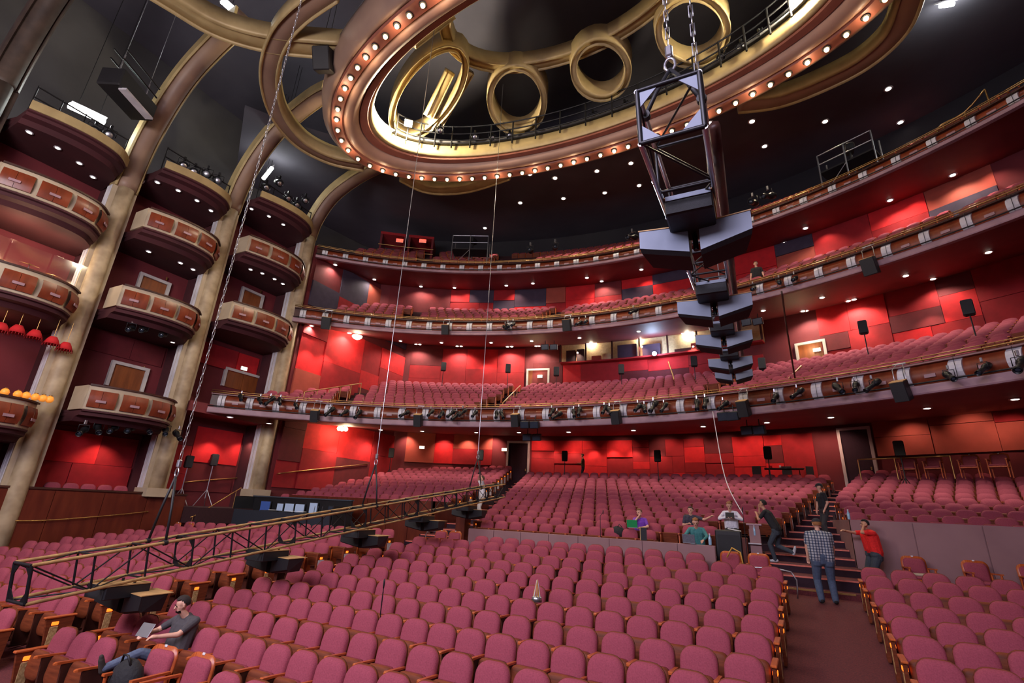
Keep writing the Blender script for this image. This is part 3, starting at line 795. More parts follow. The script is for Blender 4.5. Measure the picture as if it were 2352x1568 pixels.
# back wall and partitions of the boxes
mb = MB(); mb.box((UB-.2, 1.0, 0.4), (UB, COLV[1], 15.9)); mb.box((UB-.2, COLV[1], 0.4), (UB, COLV[2], 16.6)); mb.box((UB-.2, COLV[2], 0.4), (UB, 17.3, 18.0)); WX = struct('wall_boxes', mb, M['maroonwall'], 'dark red wall at the back of the opera boxes')
for i, v in enumerate(COLV):
    mb = MB(); mb.box((UB, v-.3, 0.4), (-18.0, v+.3, [16.0, 16.5, 17.9, 18.4][i])); struct('wall_partition_%d' % (i+1), mb, M['boxlining'], 'dark partition wall behind a carved column')
bx = lambda a, b, d: Vector((UB+d, a, b))
panels(WX, bx, 8.2, 11.7, 3.0, 5.6, 1.3, 1.0, ['red2', 'red2', 'red3', 'red1'], 21)
panels(WX, bx, 12.6, 16.4, 3.6, 6.6, 1.3, 1.0, ['red2', 'red1', 'red3'], 22)
panels(WX, bx, 12.6, 16.4, 9.6, 10.7, 1.3, .9, ['red2', 'red1', 'red2'], 23)
panels(WX, bx, 8.2, 11.7, 8.9, 9.8, 1.3, .9, ['red3', 'red2', 'red3'], 24)
# raised floor of the box stalls behind the mahogany wall, and of the stalls by the wall beyond
mb = MB(); mb.box((UB, 3.8, 2.3), (UL-.2, 13.4, 2.75)); struct('floor_box', mb, M['rowfloor'], 'raised dark floor behind the mahogany wall')
mb = MB(); mb.box((UB, 13.4, 2.3), (-16.3, 17.2, 2.95)); struct('floor_box_end', mb, M['rowfloor'], 'raised dark floor under the tripod speakers')
mb = MB(); mb.box((UB, 12.5, 7.0), (-17.3, 16.6, 7.45)); struct('floor_box_upper', mb, M['soffit'], 'dark floor of the recess at the end of the lower balcony')

# doors
DN = [0]
def door(px0, px1, u, label, double=False, glow=False, wallpt=None):
    """door on the box back wall seen between pixel corners (x0, ytop) and (x1, ybottom)"""
    DN[0] += 1
    a = at_u(px0[0], px0[1], u); b = at_u(px1[0], px1[1], u)
    v0, v1 = sorted((a.y, b.y)); z1 = (a.z + at_u(px1[0], px0[1]+(px1[0]-px0[0])*.25, u).z)/2; z0 = b.z
    return door_at(lambda s, z, d: Vector((u+d, s, z)), v0, v1, z0, z1, label, double)
def door_at(place, s0, s1, z0, z1, label, double=False, leafmat='doorwood'):
    root = thing('door_%d' % DN[0], label, 'door', kind='structure')
    def slab(name, a, b, c, d, dd0, dd1, m):
        mb = MB(); q = [place(a, c, dd1), place(b, c, dd1), place(b, d, dd1), place(a, d, dd1), place(a, c, dd0), place(b, c, dd0), place(b, d, dd0), place(a, d, dd0)]
        mb.add(q, [(0,1,2,3),(0,4,5,1),(1,5,6,2),(2,6,7,3),(3,7,4,0)]); return mb.build(name, M[m], root)
    fw = .13
    slab('frame_head', s0-fw, s1+fw, z1, z1+fw, .0, .14, 'frame'); slab('frame_jamb', s0-fw, s0, z0, z1, 0, .14, 'frame'); slab('frame_jamb', s1, s1+fw, z0, z1, 0, .14, 'frame')
    mids = [s0, (s0+s1)/2, s1] if double else [s0, s1]
    for a, b in zip(mids, mids[1:]):
        l = slab('leaf', a+.01, b-.01, z0, z1-.01, 0, .05, leafmat)
        h = slab('handle', b-.14, b-.09, z0+1.0, z0+1.14, .05, .10, 'brass'); h.parent = l
    return root
door((262, 835), (318, 900), UB, 'brown door with pale frame in the lowest opera box over the mahogany wall')
door((325, 636), (372, 690), UB, 'brown door with pale frame in the second-tier opera box over the mahogany wall')
door((558, 668), (592, 712), UB, 'brown door with pale frame in the second-tier opera box beside the balconies')
door((520, 850), (588, 905), UB, 'wide brown double door under a lit exit sign beside the lower balcony', double=True)
# ------------------------------------------------------------------ oval ring with bulbs, gilded bands
RC = (0.0, 13.41)
def ell(a, b, t, z, c=RC): return Vector((c[0] + a*math.cos(t), c[1] + b*math.sin(t), z))
ring = thing('ceiling_ring', 'great oval ceiling ring studded with round bulbs', 'ceiling ring', kind='structure')
TT = [2*math.pi*i/120 for i in range(120)]
def ring_part(name, prof, m, smooth=True, closed=True):
    """profile: (a, b, z) semi-axes"""
    mb = MB(); mb.sweep([[ell(a, b, t, z) for a, b, z in prof] for t in TT], closed_prof=closed, closed_path=True, smooth=smooth); return mb.build(name, M[m], ring)
ring_part('bulb_band', [(11.25, 5.12, 19.62), (11.2, 5.07, 19.52), (10.72, 4.60, 19.52), (10.66, 4.54, 19.60), (10.66, 4.54, 19.9), (11.25, 5.12, 19.9)], 'ringred', False)
ring_part('inner_cove', [(10.66, 4.54, 19.60), (10.45, 4.40, 19.50), (10.2, 4.22, 19.52), (10.0, 4.10, 19.66), (9.85, 4.02, 19.9), (9.85, 4.02, 20.2), (10.66, 4.54, 20.2)], 'ringpink')
ring_part('inner_band', [(9.85, 4.02, 19.78), (9.45, 3.82, 19.82), (9.38, 3.80, 19.95), (9.38, 3.80, 20.3), (9.85, 4.02, 20.3)], 'ringred', False)
ring_part('gold_lip', [(9.40, 3.80, 19.9), (9.22, 3.74, 19.95), (9.16, 3.70, 20.15), (9.20, 3.72, 20.55), (9.40, 3.80, 20.55)], 'gold')
ring_part('outer_cove', [(11.25, 5.12, 19.62), (11.45, 5.30, 19.66), (11.7, 5.55, 19.95), (11.82, 5.66, 20.5), (11.82, 5.66, 20.9), (11.25, 5.12, 20.9)], 'archpink')
ring_part('cover', [(9.3, 3.75, 20.5), (9.3, 3.75, 20.9), (11.82, 5.66, 20.95), (11.82, 5.66, 20.85)], 'darkwall', False)
# bulbs: each a lamp in a black cup; pitch as in the photograph, equal along the oval
cup = MB(); cup.lathe([(.135, .0), (.135, -.035), (.105, -.04), (.095, -.01)], 14); cup_me = cup.mesh('cup', M['black'])
glb = MB(); glb.lathe([(.03, -.01), (.07, -.03), (.082, -.075), (.065, -.125), (.02, -.145)], 12); glb_me = glb.mesh('globe', M['lampwarm'])
pts = [ell(10.96, 4.84, t, 19.52) for t in [2*math.pi*i/2000 for i in range(2001)]]
cum = [0]
for i in range(2000): cum.append(cum[-1] + (pts[i+1]-pts[i]).length)
pitch = 0.66; nb = round(cum[-1]/pitch); j = 0
for k in range(nb):
    s = (k+.5)*cum[-1]/nb
    while cum[j+1] < s: j += 1
    p = pts[j].lerp(pts[j+1], (s-cum[j])/(cum[j+1]-cum[j]))
    r = thing('ring_bulb', 'round warm bulb in a black cup under the oval ceiling ring', 'lamp', p, 0, 'bulbs around the ceiling ring')
    obj('cup', cup_me, r); obj('globe', glb_me, r)
    if k % 3 == 0: lamp('bulb_light', 'POINT', p + Vector((0, 0, -.25)), 14, (1, .72, .45), None, .1)

def band_path(pts, w, h, m, name, label, z_up=True, n=6, closed=False):
    """flat moulded band following points: a body with raised edges"""
    P = smooth_pts(pts, n) if not closed else smooth_pts(list(pts)+[pts[0]], n)[:-1]
    def stn(prof):
        st = []; k = len(P)
        for i, p in enumerate(P):
            q0 = P[(i-1) % k] if closed or i > 0 else p; q1 = P[(i+1) % k] if closed or i < k-1 else p
            t = (q1-q0).normalized(); s = t.cross(Vector((0, 0, 1))).normalized(); u_ = s.cross(t)
            st.append([p + s*a + u_*b for a, b in prof])
        return st
    root = thing(name, label, 'ceiling band', kind='structure')
    mb = MB(); mb.sweep(stn([(-w*.5, 0), (-w*.42, -h*.25), (w*.42, -h*.25), (w*.5, 0), (w*.5, h), (-w*.5, h)]), closed_path=closed, smooth=True); mb.build('band_body', M[m], root)
    for s in (-1, 1):
        mb = MB(); mb.sweep(stn([(s*w*.36, -h*.2), (s*w*.44, -h*.5), (s*w*.56, -h*.2), (s*w*.56, h*1.02), (s*w*.48, h*1.02)]), closed_path=closed, smooth=True); mb.build('gold_edge', M['gold'], root)
    return root
pz = lambda l, z: [at_z(x, y, z) for x, y in l]
band_path(pz([(330, -40), (395, 0), (480, 52), (560, 82), (650, 100), (790, 112)], 20.7), .8, .5, 'gold', 'gilded_band', 'wide gilded ceiling band running over the carved columns into the ring')
loop = pz([(760, -20), (690, 30), (645, 80), (622, 140), (620, 200), (640, 265), (690, 325), (760, 362), (835, 378)], 20.6)
band_path(loop, .7, .5, 'archpink', 'gilded_band', 'curving rosy ceiling loop beside the bulb-studded ring and the arches')
band_path([Vector((-p.x, p.y, p.z)) for p in loop], .7, .5, 'archpink', 'gilded_band', 'curving rosy ceiling loop on the side away from the opera boxes')
band_path(pz([(925, 405), (985, 432), (1070, 430), (1165, 400)], 20.8), .7, .4, 'gold', 'gilded_band', 'short gilded arc peeping below the bulbs toward the opera boxes')
band_path(pz([(1700, 240), (1790, 228), (1890, 190), (1985, 140), (2060, 70), (2095, -20)], 20.8), .8, .4, 'ringpink', 'gilded_band', 'dim rosy arc beyond the bulbs over the dark ceiling')
# inner gilded oval and hoops
inner = [ell(5.15, 2.75, t, 23.0, (0.05, 12.7)) for t in [2*math.pi*i/28 for i in range(28)]]
band_path(inner, .5, .5, 'gold', 'gilded_oval', 'inner gilded oval hanging above the great ring', closed=True, n=2)
mid = [ell(8.7, 4.1, t, 21.9, (0.0, 12.9)) for t in [2*math.pi*i/28 for i in range(28)]]
def hoop(cx, cy, rx, ry, ang, z0, z1, label):
    pts = []
    ca, sa = math.cos(ang), math.sin(ang)
    for i in range(16):
        t = 2*math.pi*i/16; x, y = rx*math.sin(t), -ry*math.cos(t)
        zz = z0 + (z1-z0)*(1-math.cos(t))/2
        pts.append(at_z(cx + x*ca - y*sa, cy + x*sa + y*ca, zz))
    band_path(pts, .30, .62, 'gold', 'gilded_hoop', label, closed=True, n=2)
hoop(1188, 222, 62, 75, -.1, 22.9, 21.7, 'gilded hoop above the lit catwalk near the inner oval crossing')
hoop(1380, 152, 62, 66, -.2, 22.9, 21.7, 'gilded hoop in the middle of the catwalk side of the inner oval')
hoop(1590, 62, 78, 78, -.3, 22.9, 21.7, 'gilded hoop behind the chains of the hanging speaker column')
hoop(985, 205, 60, 120, .62, 22.8, 21.4, 'long tilted gilded hoop right behind the bright work lamp')
for (x0, y0, x1, y1, nm) in ((1035, 165, 985, 270, 'a'), (1040, 30, 950, 100, 'b'), (1080, 165, 1000, 300, 'c')):
    band_path([at_z(x0, y0, 22.9), at_z((x0+x1)/2, (y0+y1)/2, 22.3), at_z(x1, y1, 21.5)], .4, .3, 'gold', 'gilded_strut', {'a': 'gilded strut beside the tilted hoop and work lamp', 'b': 'gilded strut joining the ring toward the bulbs', 'c': 'broad lit gilded strut under the inner oval'}[nm])
# catwalk rail round the inside of the ring
cat = thing('catwalk', 'black catwalk rail with stage lamps inside the ceiling ring', 'catwalk', kind='structure')
tr = [rad(d) for d in range(20, 176, 4)]
for z, a, b in ((20.75, 8.95, 3.62), (21.15, 8.95, 3.62), (21.6, 8.95, 3.62)):
    mb = MB(); mb.path([ell(a, b, t, z) for t in tr], .035, 6); mb.build('rail', M['blackmetal'], cat)
for t in tr[::2]:
    mb = MB(); mb.tube(ell(8.95, 3.62, t, 20.3), ell(8.95, 3.62, t, 21.62), .04, n=6); mb.build('post', M['blackmetal'], cat)
mb = MB(); mb.sweep([[ell(9.25, 3.78, t, 20.55), ell(9.0, 3.62, t, 20.55), ell(9.0, 3.62, t, 20.60), ell(9.25, 3.78, t, 20.60)] for t in tr]); mb.build('walkway', M['blackmetal'], cat)
def par_can(p, d, s=1.0, label=None, lit=False, group='stage lamps on the catwalk', m='blackmetal'):
    """short barrel lamp with a lens, a yoke and a clamp, pointing along d"""
    r = thing('stage_lamp', label or 'short black stage lamp on the catwalk rail', 'stage lamp', p, 0, group)
    Mx = frame_to(d).to_3x3().to_4x4() @ Matrix.Rotation(math.pi/2, 4, 'X')
    mb = MB(); mb.lathe([(.05*s, -.22*s), (.10*s, -.18*s), (.12*s, .0), (.135*s, .14*s), (.125*s, .14*s), (.11*s, .10*s)], 12, 0, Mx); mb.build('barrel', M[m], r)
    mb = MB(); mb.lathe([(.11*s, .10*s), (.07*s, .125*s), (.01, .13*s)], 12, 0, Mx); mb.build('lens', M['lampwhite'] if lit else M['steel'], r)
    mb = MB(); mb.path([Vector((-.15*s, 0, 0)), Vector((-.15*s, 0, .2*s)), Vector((.15*s, 0, .2*s)), Vector((.15*s, 0, 0))], .012*s, 5); mb.cbox((0, 0, .25*s), (.06*s, .06*s, .12*s)); mb.build('yoke', M['blackmetal'], r, None, math.atan2(d[0], -d[1]) if (d[0] or d[1]) else 0)
    return r
for k, (x, y) in enumerate([(1010, 300), (1045, 335), (1090, 315), (1130, 318), (1170, 312), (1215, 312), (1258, 316), (1300, 300), (1362, 268), (1435, 245), (1660, 132), (1703, 108), (1745, 85)]):
    p = at_z(x, y, 20.95); par_can(p, (p.x*-.2, -1, -1.2), 1.3, 'short stage lamp on the catwalk inside the ceiling ring', lit=k in (1, 6))
def work_lamp(x, y, z, label, energy):
    p = at_z(x, y, z); r = thing('work_lamp', label, 'work lamp', p, 0, 'bright work lamps in the ring')
    d = (EYE - p).normalized(); Mx = frame_to(d).to_3x3().to_4x4()
    mb = MB(); mb.cbox((0, .1, 0), (.42, .22, .36), 0, Mx, .03); mb.build('housing', M['blackmetal'], r)
    mb = MB(); mb.cbox((0, -.02, 0), (.36, .02, .30), 0, Mx); mb.build('glass', M['work'], r)
    lamp('work_light', 'POINT', p + d*.35, energy, (1, .86, .6), None, .2)
work_lamp(938, 283, 21.0, 'blazing work lamp at the tilted gilded hoop', 1500)
work_lamp(1825, 8, 21.0, 'blazing work lamp on the catwalk beyond the speaker column', 1500)
# ------------------------------------------------------------------ recessed lamps, wall washers, signs
dl_t = MB(); dl_t.lathe([(.10, .02), (.155, .02), (.16, -.012), (.15, -.02), (.105, -.012)], 14); dl_tm = dl_t.mesh('trim', M['whitepaint'])
dl_l = MB(); dl_l.lathe([(.02, .0), (.108, .0), (.10, -.014), (.02, -.02)], 14); dl_lm = dl_l.mesh('lens', M['lampwhite'])
def downlight(p, label, group, energy=0, angle=110, s=1.0, color=(1, .86, .7)):
    r = thing('downlight', label, 'ceiling lamp', p - Vector((0, 0, .02)), 0, group)
    a = obj('trim', dl_tm, r); b = obj('lens', dl_lm, r); a.scale = b.scale = (s, s, s)
    if energy: lamp('downlight_beam', 'SPOT', p - Vector((0, 0, .06)), energy, color, p - Vector((0, 0, 5)), .1, None, angle, .6)
S1 = [(875,986),(970,989),(1094,992),(1192,992),(1306,991),(1455,987),(1615,978),(1761,969),(1908,957),(2129,936),(2331,915)]
for x, y in S1: downlight(on_soffit(x, y, BAL[0]), 'round recessed lamp under the lower balcony', 'lamps under the lower balcony', 170, 155)
S2 = [(713,761),(801,771),(920,782),(1014,786),(1128,786),(1221,782),(1331,775),(1467,760),(954,803),(1049,806),(1165,806),(1231,805),(961,819),(1057,822),(1174,823),(1237,813),
      (1753,712),(1847,730),(1856,740),(1888,682),(1952,708),(1970,729),(2080,632),(2149,663),(2270,578)]
for i, (x, y) in enumerate(S2): downlight(on_soffit(x, y, BAL[1]), 'round recessed lamp under the middle balcony', 'lamps under the middle balcony', 190, 140)
S3 = [(769,615),(860,641),(967,657),(1044,660),(1163,655),(1224,650),(1348,637),(1382,645),(1473,618),(1850,523),(1891,530),(1802,557),(2044,459),(2188,401),(2251,400)]
for x, y in S3: downlight(on_soffit(x, y, BAL[2]), 'round recessed lamp under the upper balcony', 'lamps under the upper balcony', 150, 150)
S4 = [(1195,465),(1294,455),(1389,442),(1371,392),(1468,425),(1449,374),(1114,523),(1630,282),(1727,278),(1895,278),(2068,280),(2040,203),(1756,335),(1640,376),(1217,399),(1275,408)]
for x, y in S4: downlight(on_ceiling(x, y), 'small lamp set in the dark upper ceiling', 'lamps in the dark ceiling', 420, 75, 1.15, (1, .78, .55))
def box_lamps(pts, bay, k):
    z = lev[bay][k] - .30
    for x, y in pts:
        p = at_z(x, y, z)
        downlight(p, 'tiny recessed lamp under the %s above an opera box' % (['', 'second-tier box', 'third-tier box', 'gold-rimmed gallery'][k]), 'lamps under the opera boxes', 5, 140, .75)
box_lamps([(362,418),(410,437),(453,460),(485,483)], 1, 3); box_lamps([(68,303),(133,339),(183,374),(214,406)], 0, 3); box_lamps([(578,479),(618,496),(651,515)], 2, 3)
box_lamps([(342,577),(415,603),(444,618)], 1, 2); box_lamps([(576,618),(603,627),(631,640),(650,651)], 2, 2); box_lamps([(397,785)], 1, 1)
# wall washers: small lamps over the red walls
def washer(wp, n, e=30, up=1.1, out=.75, col=(1, .56, .44), ang=110, zmax=99):
    a = Vector(wp) + Vector(n)*out + Vector((0, 0, up)); a.z = min(a.z, zmax); lamp('wall_wash', 'SPOT', a, e*1.6, col, Vector(wp) + Vector(n)*.1 - Vector((0, 0, .4)), .06, None, ang, .8)
def wash_back(x, y, c=CW, R=RW, **k):
    p = on_cyl(x, y, c, R); n = Vector((c[0]-p.x, c[1]-p.y, 0)).normalized(); washer(p, n, **k)
for x, y in ((935, 1015), (1135, 1015), (1020, 1030), (1075, 1030), (860, 1030)): wash_back(x, y, e=55, zmax=7.85)
for x, y in ((2235, 975), (2100, 1005), (2330, 990)): wash_back(x, y, e=20, out=1.1, zmax=7.85)
for x in (1235, 1275, 1320, 1365, 1410, 1460, 1510): wash_back(x, 1058, e=20, up=.75, out=.6, zmax=7.8)
for x in (1240, 1330, 1430, 1530, 1600, 1670, 1740, 1810, 1880, 1930): wash_back(x, 1035, e=34, out=1.3, zmax=7.85)
for x, y in ((1120, 865), (1168, 862), (1985, 790), (1330, 850), (1480, 838), (1600, 840), (2150, 770)): wash_back(x, y, e=40)
for x, y in ((985, 692), (1075, 688), (1185, 690), (1385, 680), (1490, 665), (1905, 575), (2110, 500), (2290, 440)): wash_back(x, y, b2['c'], b2['R']+5.2, e=30, zmax=17.7)
for x, y in ((760, 1060), (840, 1050), (700, 840), (740, 850), (940, 840)):
    p = at_u(x, y, UL); washer(p, Vector((1, 0, 0)), e=50)
for x, y in ((215, 1075), (470, 1060), (540, 1060), (360, 840), (490, 820)):
    p = at_u(x, y, UB); washer(p, Vector((1, 0, 0)), e=30)
# exit signs
def sign(p, n, label, lit='exit', w=.36, h=.20):
    r = thing('exit_sign', label, 'exit sign', p, 0); Mx = frame_to(n).to_3x3().to_4x4()
    mb = MB(); mb.cbox((0, .03, 0), (w, .05, h), 0, Mx, .01); mb.build('housing', M['white'], r)
    mb = MB(); mb.cbox((0, 0, 0), (w*.94, .012, h*.9), 0, Mx); f = mb.build('face', M[lit], r)
    tc = bpy.data.curves.new('letters', 'FONT'); tc.body = 'EXIT'; tc.size = h*.78; tc.align_x = 'CENTER'; tc.align_y = 'CENTER'; tc.extrude = .003
    tmp = bpy.data.objects.new('letters_tmp', tc); me = bpy.data.meshes.new_from_object(tmp); bpy.data.objects.remove(tmp)
    me.materials.clear(); me.materials.append(M['white'] if lit == 'exit' else M['exit'])
    to = bpy.data.objects.new('letters', me); COL.objects.link(to); to.parent = f
    to.matrix_local = Mx @ Tr(0, -.012, 0) @ Matrix.Rotation(math.pi/2, 4, 'X')
nL = Vector((1, 0, 0)); nB = Vector((0, -1, 0))
sign(at_u(877, 845, UL+.06), nL, 'glowing red exit sign on the side wall of the lower balcony'); sign(at_u(901, 688, UL+.06), nL, 'glowing red exit sign on the side wall of the middle balcony')
sign(at_u(708, 673, UL-.2), nL, 'glowing red exit sign at the end of the middle balcony')
sign(at_u(561, 846, UB+.16), nL, 'small lit exit sign over the wide double door', 'exitwhite')
for x, y, t in ((1240, 864, 'lit pale exit sign over the doorway beside the control booth'), (1876, 803, 'lit pale exit sign over the far doorway of the lower balcony'), (969, 1027, 'lit pale exit sign on the red wall above the upper stalls'), (1158, 1032, 'lit orange exit sign beside the dark aisle doorway')):
    p = on_cyl(x, y, CW, RW-.2); sign(p, Vector((CW[0]-p.x, CW[1]-p.y, 0)), t, 'exitwhite')
for x, y, t in ((918, 552, 'red exit sign over a stair mouth of the upper balcony'), (971, 553, 'red exit sign on the second stair mouth of the upper balcony')):
    p = on_cyl(x, y, b3['c'], b3['R']+3.6); sign(p, Vector((b3['c'][0]-p.x, b3['c'][1]-p.y, 0)), t, 'exit', .5, .28)
# dome lamp under the middle balcony, cluster lamp under the lower one
p = on_soffit(812, 784, BAL[1]) + Vector((.35, -.1, -.03)); r = thing('dome_lamp', 'glowing glass dome lamp under the middle balcony', 'ceiling lamp', p)
mb = MB(); mb.lathe([(.05, 0), (.10, -.03), (.05, -.06), (.03, -.2)], 12); mb.build('stem', M['brass'], r)
mb = MB(); mb.lathe([(.32, -.2), (.30, -.28), (.22, -.36), (.10, -.42), (.02, -.44)], 18); mb.build('bowl', emis('dome_glow', (255, 232, 190), 5.0), r)
lamp('dome_light', 'POINT', p + Vector((0, 0, -.1)), 90, (1, .8, .55), None, .15)
lamp('dome_light', 'POINT', p + Vector((.2, -.2, -.7)), 60, (1, .8, .55), None, .2)
p = at_u(787, 985, UL+.7); r = thing('cluster_lamp', 'glowing cluster of glass globes under the lower balcony', 'ceiling lamp', p)
mb = MB(); mb.tube((0, 0, .55), (0, 0, .1), .03); mb.lathe([(.14, .55), (.14, .5), (.03, .45)], 12); mb.build('stem', M['brass'], r)
gm = emis('globe_glow', (255, 226, 170), 8.0)
for k in range(5):
    a = 2*math.pi*k/5; mb = MB(); mb.lathe([(.02, .13), (.10, .09), (.13, 0), (.10, -.09), (.02, -.13)], 12, 0, Tr(.2*math.cos(a), .2*math.sin(a), .02)); mb.build('globe', gm, r)
lamp('cluster_light', 'POINT', p + Vector((.35, 0, -.2)), 120, (1, .75, .45), None, .25)
# fluorescent work light above the gold-rimmed gallery, and other gallery lamps
def tube_light(p0, p1, label, e, r_=.10):
    r = thing('tube_light', label, 'tube lamp', p0); d = p1 - p0
    mb = MB(); mb.tube((0, 0, 0), d, r_, n=10); mb.build('tube', M['tubelamp'], r)
    mb = MB(); mb.sweep([[Vector((-.16, 0, .12)) + q, Vector((.16, 0, .12)) + q, Vector((.16, 0, .18)) + q, Vector((-.16, 0, .18)) + q] for q in (Vector((0, 0, 0)), d)]); mb.build('housing', M['whitepaint'], r)
    for q in (d*.2, d*.8):
        mb = MB(); mb.tube(q + Vector((0, 0, .16)), q + Vector((0, 0, 27.0-p0.z)), .012, n=5); mb.build('hanger', M['blackmetal'], r)
    lamp('tube_glow', 'POINT', (p0+p1)/2 + Vector((.4, 0, -.2)), e, (.95, 1, .95), None, .3)
tube_light(at_u(158, 242, -18.6), at_u(240, 280, -18.6), 'blazing fluorescent work light over the gallery beside the proscenium', 160, .13)
tube_light(at_z(508, 4, 23.5), at_z(535, 28, 23.5), 'short bright tube lamp above the wide gilded band', 50, .07)
tube_light(at_u(605, 410, -18.5), at_u(625, 385, -18.5), 'upright bright lamp on the gallery above the second column', 60, .10)
tube_light(at_u(660, 255, -16.0), at_u(675, 243, -16.0), 'small bright lamp hanging behind the rosy ceiling loop', 40, .08)
tube_light(on_ceiling(2155, 0)-Vector((0,0,.3)), on_ceiling(2185, -4)-Vector((0,0,.3)), 'greenish bright lamp at the edge of the dark ceiling', 60, .08)
for x, y in ((529, 957), (618, 971)): downlight(at_z(x, y, 7.0), 'round recessed lamp in the recess at the end of the lower balcony', 'lamps under the lower balcony', 40, 150)
# ------------------------------------------------------------------ two box trusses with speaker clusters, chains
M['trusslit'] = mat('warm_lit_truss_tube', (196, 158, 100), 0.45, rgb2=(150, 118, 74), scale=5, metal=0.2)  # warm light falling on the chords is painted into their colour
M['cabblue'] = mat('blue_grey_lit_face', (128, 138, 156), 0.5, rgb2=(116, 126, 144), scale=2)  # stage light on the stage-facing faces is put into this colour
def box_truss(A, B, w, name, label, nb, chordm):
    root = thing('truss', label, 'truss')
    A, B = Vector(A), Vector(B); t = (B-A).normalized(); s = t.cross(Vector((0, 0, 1))).normalized(); n = s.cross(t)
    L = (B-A).length; h = w/2
    cor = {(i, j): s*(i*h) + n*(j*h) for i in (-1, 1) for j in (-1, 1)}
    for k, c in cor.items():
        mb = MB(); mb.tube(A+c, B+c, .026, n=8); mb.build('chord', M[chordm if k[1] > 0 or True else 'blackmetal'], root)
    for b in range(nb+1):
        p = A + t*(L*b/nb)
        for (k0, k1) in (((-1, -1), (-1, 1)), ((1, -1), (1, 1)), ((-1, 1), (1, 1)), ((-1, -1), (1, -1))):
            mb = MB(); mb.tube(p+cor[k0], p+cor[k1], .017 if 0 < b < nb else .024, n=6); mb.build('post', M['blackmetal'], root)
        if b < nb:
            q = A + t*(L*(b+1)/nb)
            for (k0, k1) in (((-1, 1), (-1, -1)), ((1, 1), (1, -1)), ((-1, -1), (1, -1)), ((1, 1), (-1, 1))):
                if b % 2: k0, k1 = k1, k0
                mb = MB(); mb.tube(p+cor[k0], q+cor[k1], .012, n=5); mb.build('brace', M['blackmetal'], root)
        if b % 3 == 0:                          # gusset plates of the section joints
            for i in (-1, 1):
                for j in (-1, 1):
                    c0 = p + cor[(i, j)]
                    mb = MB(); e = [c0, c0 - s*(i*w*.36), c0 - n*(j*w*.36)]; d = t*.006
                    mb.add([x-d for x in e] + [x+d for x in e], [(0, 1, 2), (5, 4, 3), (0, 3, 4, 1), (1, 4, 5, 2), (2, 5, 3, 0)]); mb.build('gusset_plate', M['cabblue'] if b == 0 and chordm != 'trusslit' else M['blackmetal'], root)
    return root, A, t, s, n, L
def cluster(P, t, s, label, group, k=1.0, kz=.62, fm='cabblue'):
    """three cabinets under a truss: a centre box and two splayed wings; P = truss underside"""
    r = thing('speaker_cluster', label, 'speaker', P, 0, group)
    y = Vector((t.x, t.y, 0)).normalized(); x = Vector((y.y, -y.x, 0)); Mx = Matrix((x, y, Vector((0, 0, 1)))).transposed().to_4x4() @ Matrix.Diagonal((k, k, k*kz, 1))
    mb = MB(); mb.cbox((0, -.06, -.25), (.50, .64, .36), 0, Mx, .02); c = mb.build('centre_cabinet', M['black'], r)
    mb = MB(); mb.cbox((0, -.385, -.29), (.47, .012, .24), 0, Mx); mb.build('grille', M['blackgrille'], c)
    mb = MB(); mb.cbox((0, -.388, -.10), (.47, .014, .09), 0, Mx); mb.build('face_board', M[fm], c)
    mb = MB(); mb.cbox((0, -.06, -.07), (.52, .66, .02), 0, Mx); mb.build('top_board', M['tanwood'], c)
    for sd in (-1, 1):
        # wing: deep end at the centre, shallow outer end, slanting underside
        X = lambda v: sd*v
        f = [(X(.06), .02, -.32), (X(.60), -.05, -.32), (X(.60), -.05, -.68), (X(.06), .02, -.86)]
        u_ = [(X(.06), .08, -.92), (X(.59), .01, -.74)]
        bk = [(X(.06), .40, -.32), (X(.60), .34, -.32), (X(.52), .34, -.80), (X(.06), .40, -.96)]
        vs = f + u_ + bk
        fs = [(0, 1, 2, 3), (3, 2, 5, 4), (4, 5, 8, 9), (6, 7, 1, 0), (7, 6, 9, 8), (1, 7, 8, 5, 2), (0, 3, 4, 9, 6)]
        if sd > 0: fs = [tuple(reversed(q)) for q in fs]
        mb = MB(); mb.add(vs, fs[2:], 0, False, Mx); mb.add(vs, fs[1:2], 1, False, Mx); mb.add(vs, fs[:1], 2, False, Mx)
        wg = mb.build('wing_cabinet', [M['black'], M['blackgrille'], M[fm]], r)
        mb = MB(); mb.sweep([[(X(.06), .01, -.32), (X(.06), .47, -.32), (X(.06), .47, -.30), (X(.06), .01, -.30)], [(X(.61), -.06, -.32), (X(.61), .41, -.32), (X(.61), .41, -.30), (X(.61), -.06, -.30)]])
        mb.v = [tuple(Mx @ Vector(q)) for q in mb.v]; mb.build('top_board', M['tanwood'], wg)
    mb = MB()
    for q in ((-.16, .05), (.16, .05)): mb.tube(Mx @ Vector((q[0], q[1], .02)), Mx @ Vector((q[0], q[1], -.07)), .02, n=6)
    mb.tube(Mx @ Vector((0, .2, -.4)), Mx @ Vector((0, .2, -.7)), .03, n=6)
    mb.build('clamp', M['blackmetal'], r)
    return r
def chain(x0, top, label, links=True, m='steel'):
    r = thing('hoist_chain', label, 'chain', x0); d = Vector(top) - Vector(x0)
    mb = MB(); n = int(d.length/.12)
    if links:
        for i in range(n):
            a = d*(i/n); b = d*((i+1.25)/n); e = Vector((.018, 0, 0)) if i % 2 else Vector((0, .018, 0))
            mb.path([a+e, b+e, b-e, a-e], .006, 4, closed=True)
    else: mb.tube((0, 0, 0), d, .012, n=5)
    mb.build('links', M[m], r); return r
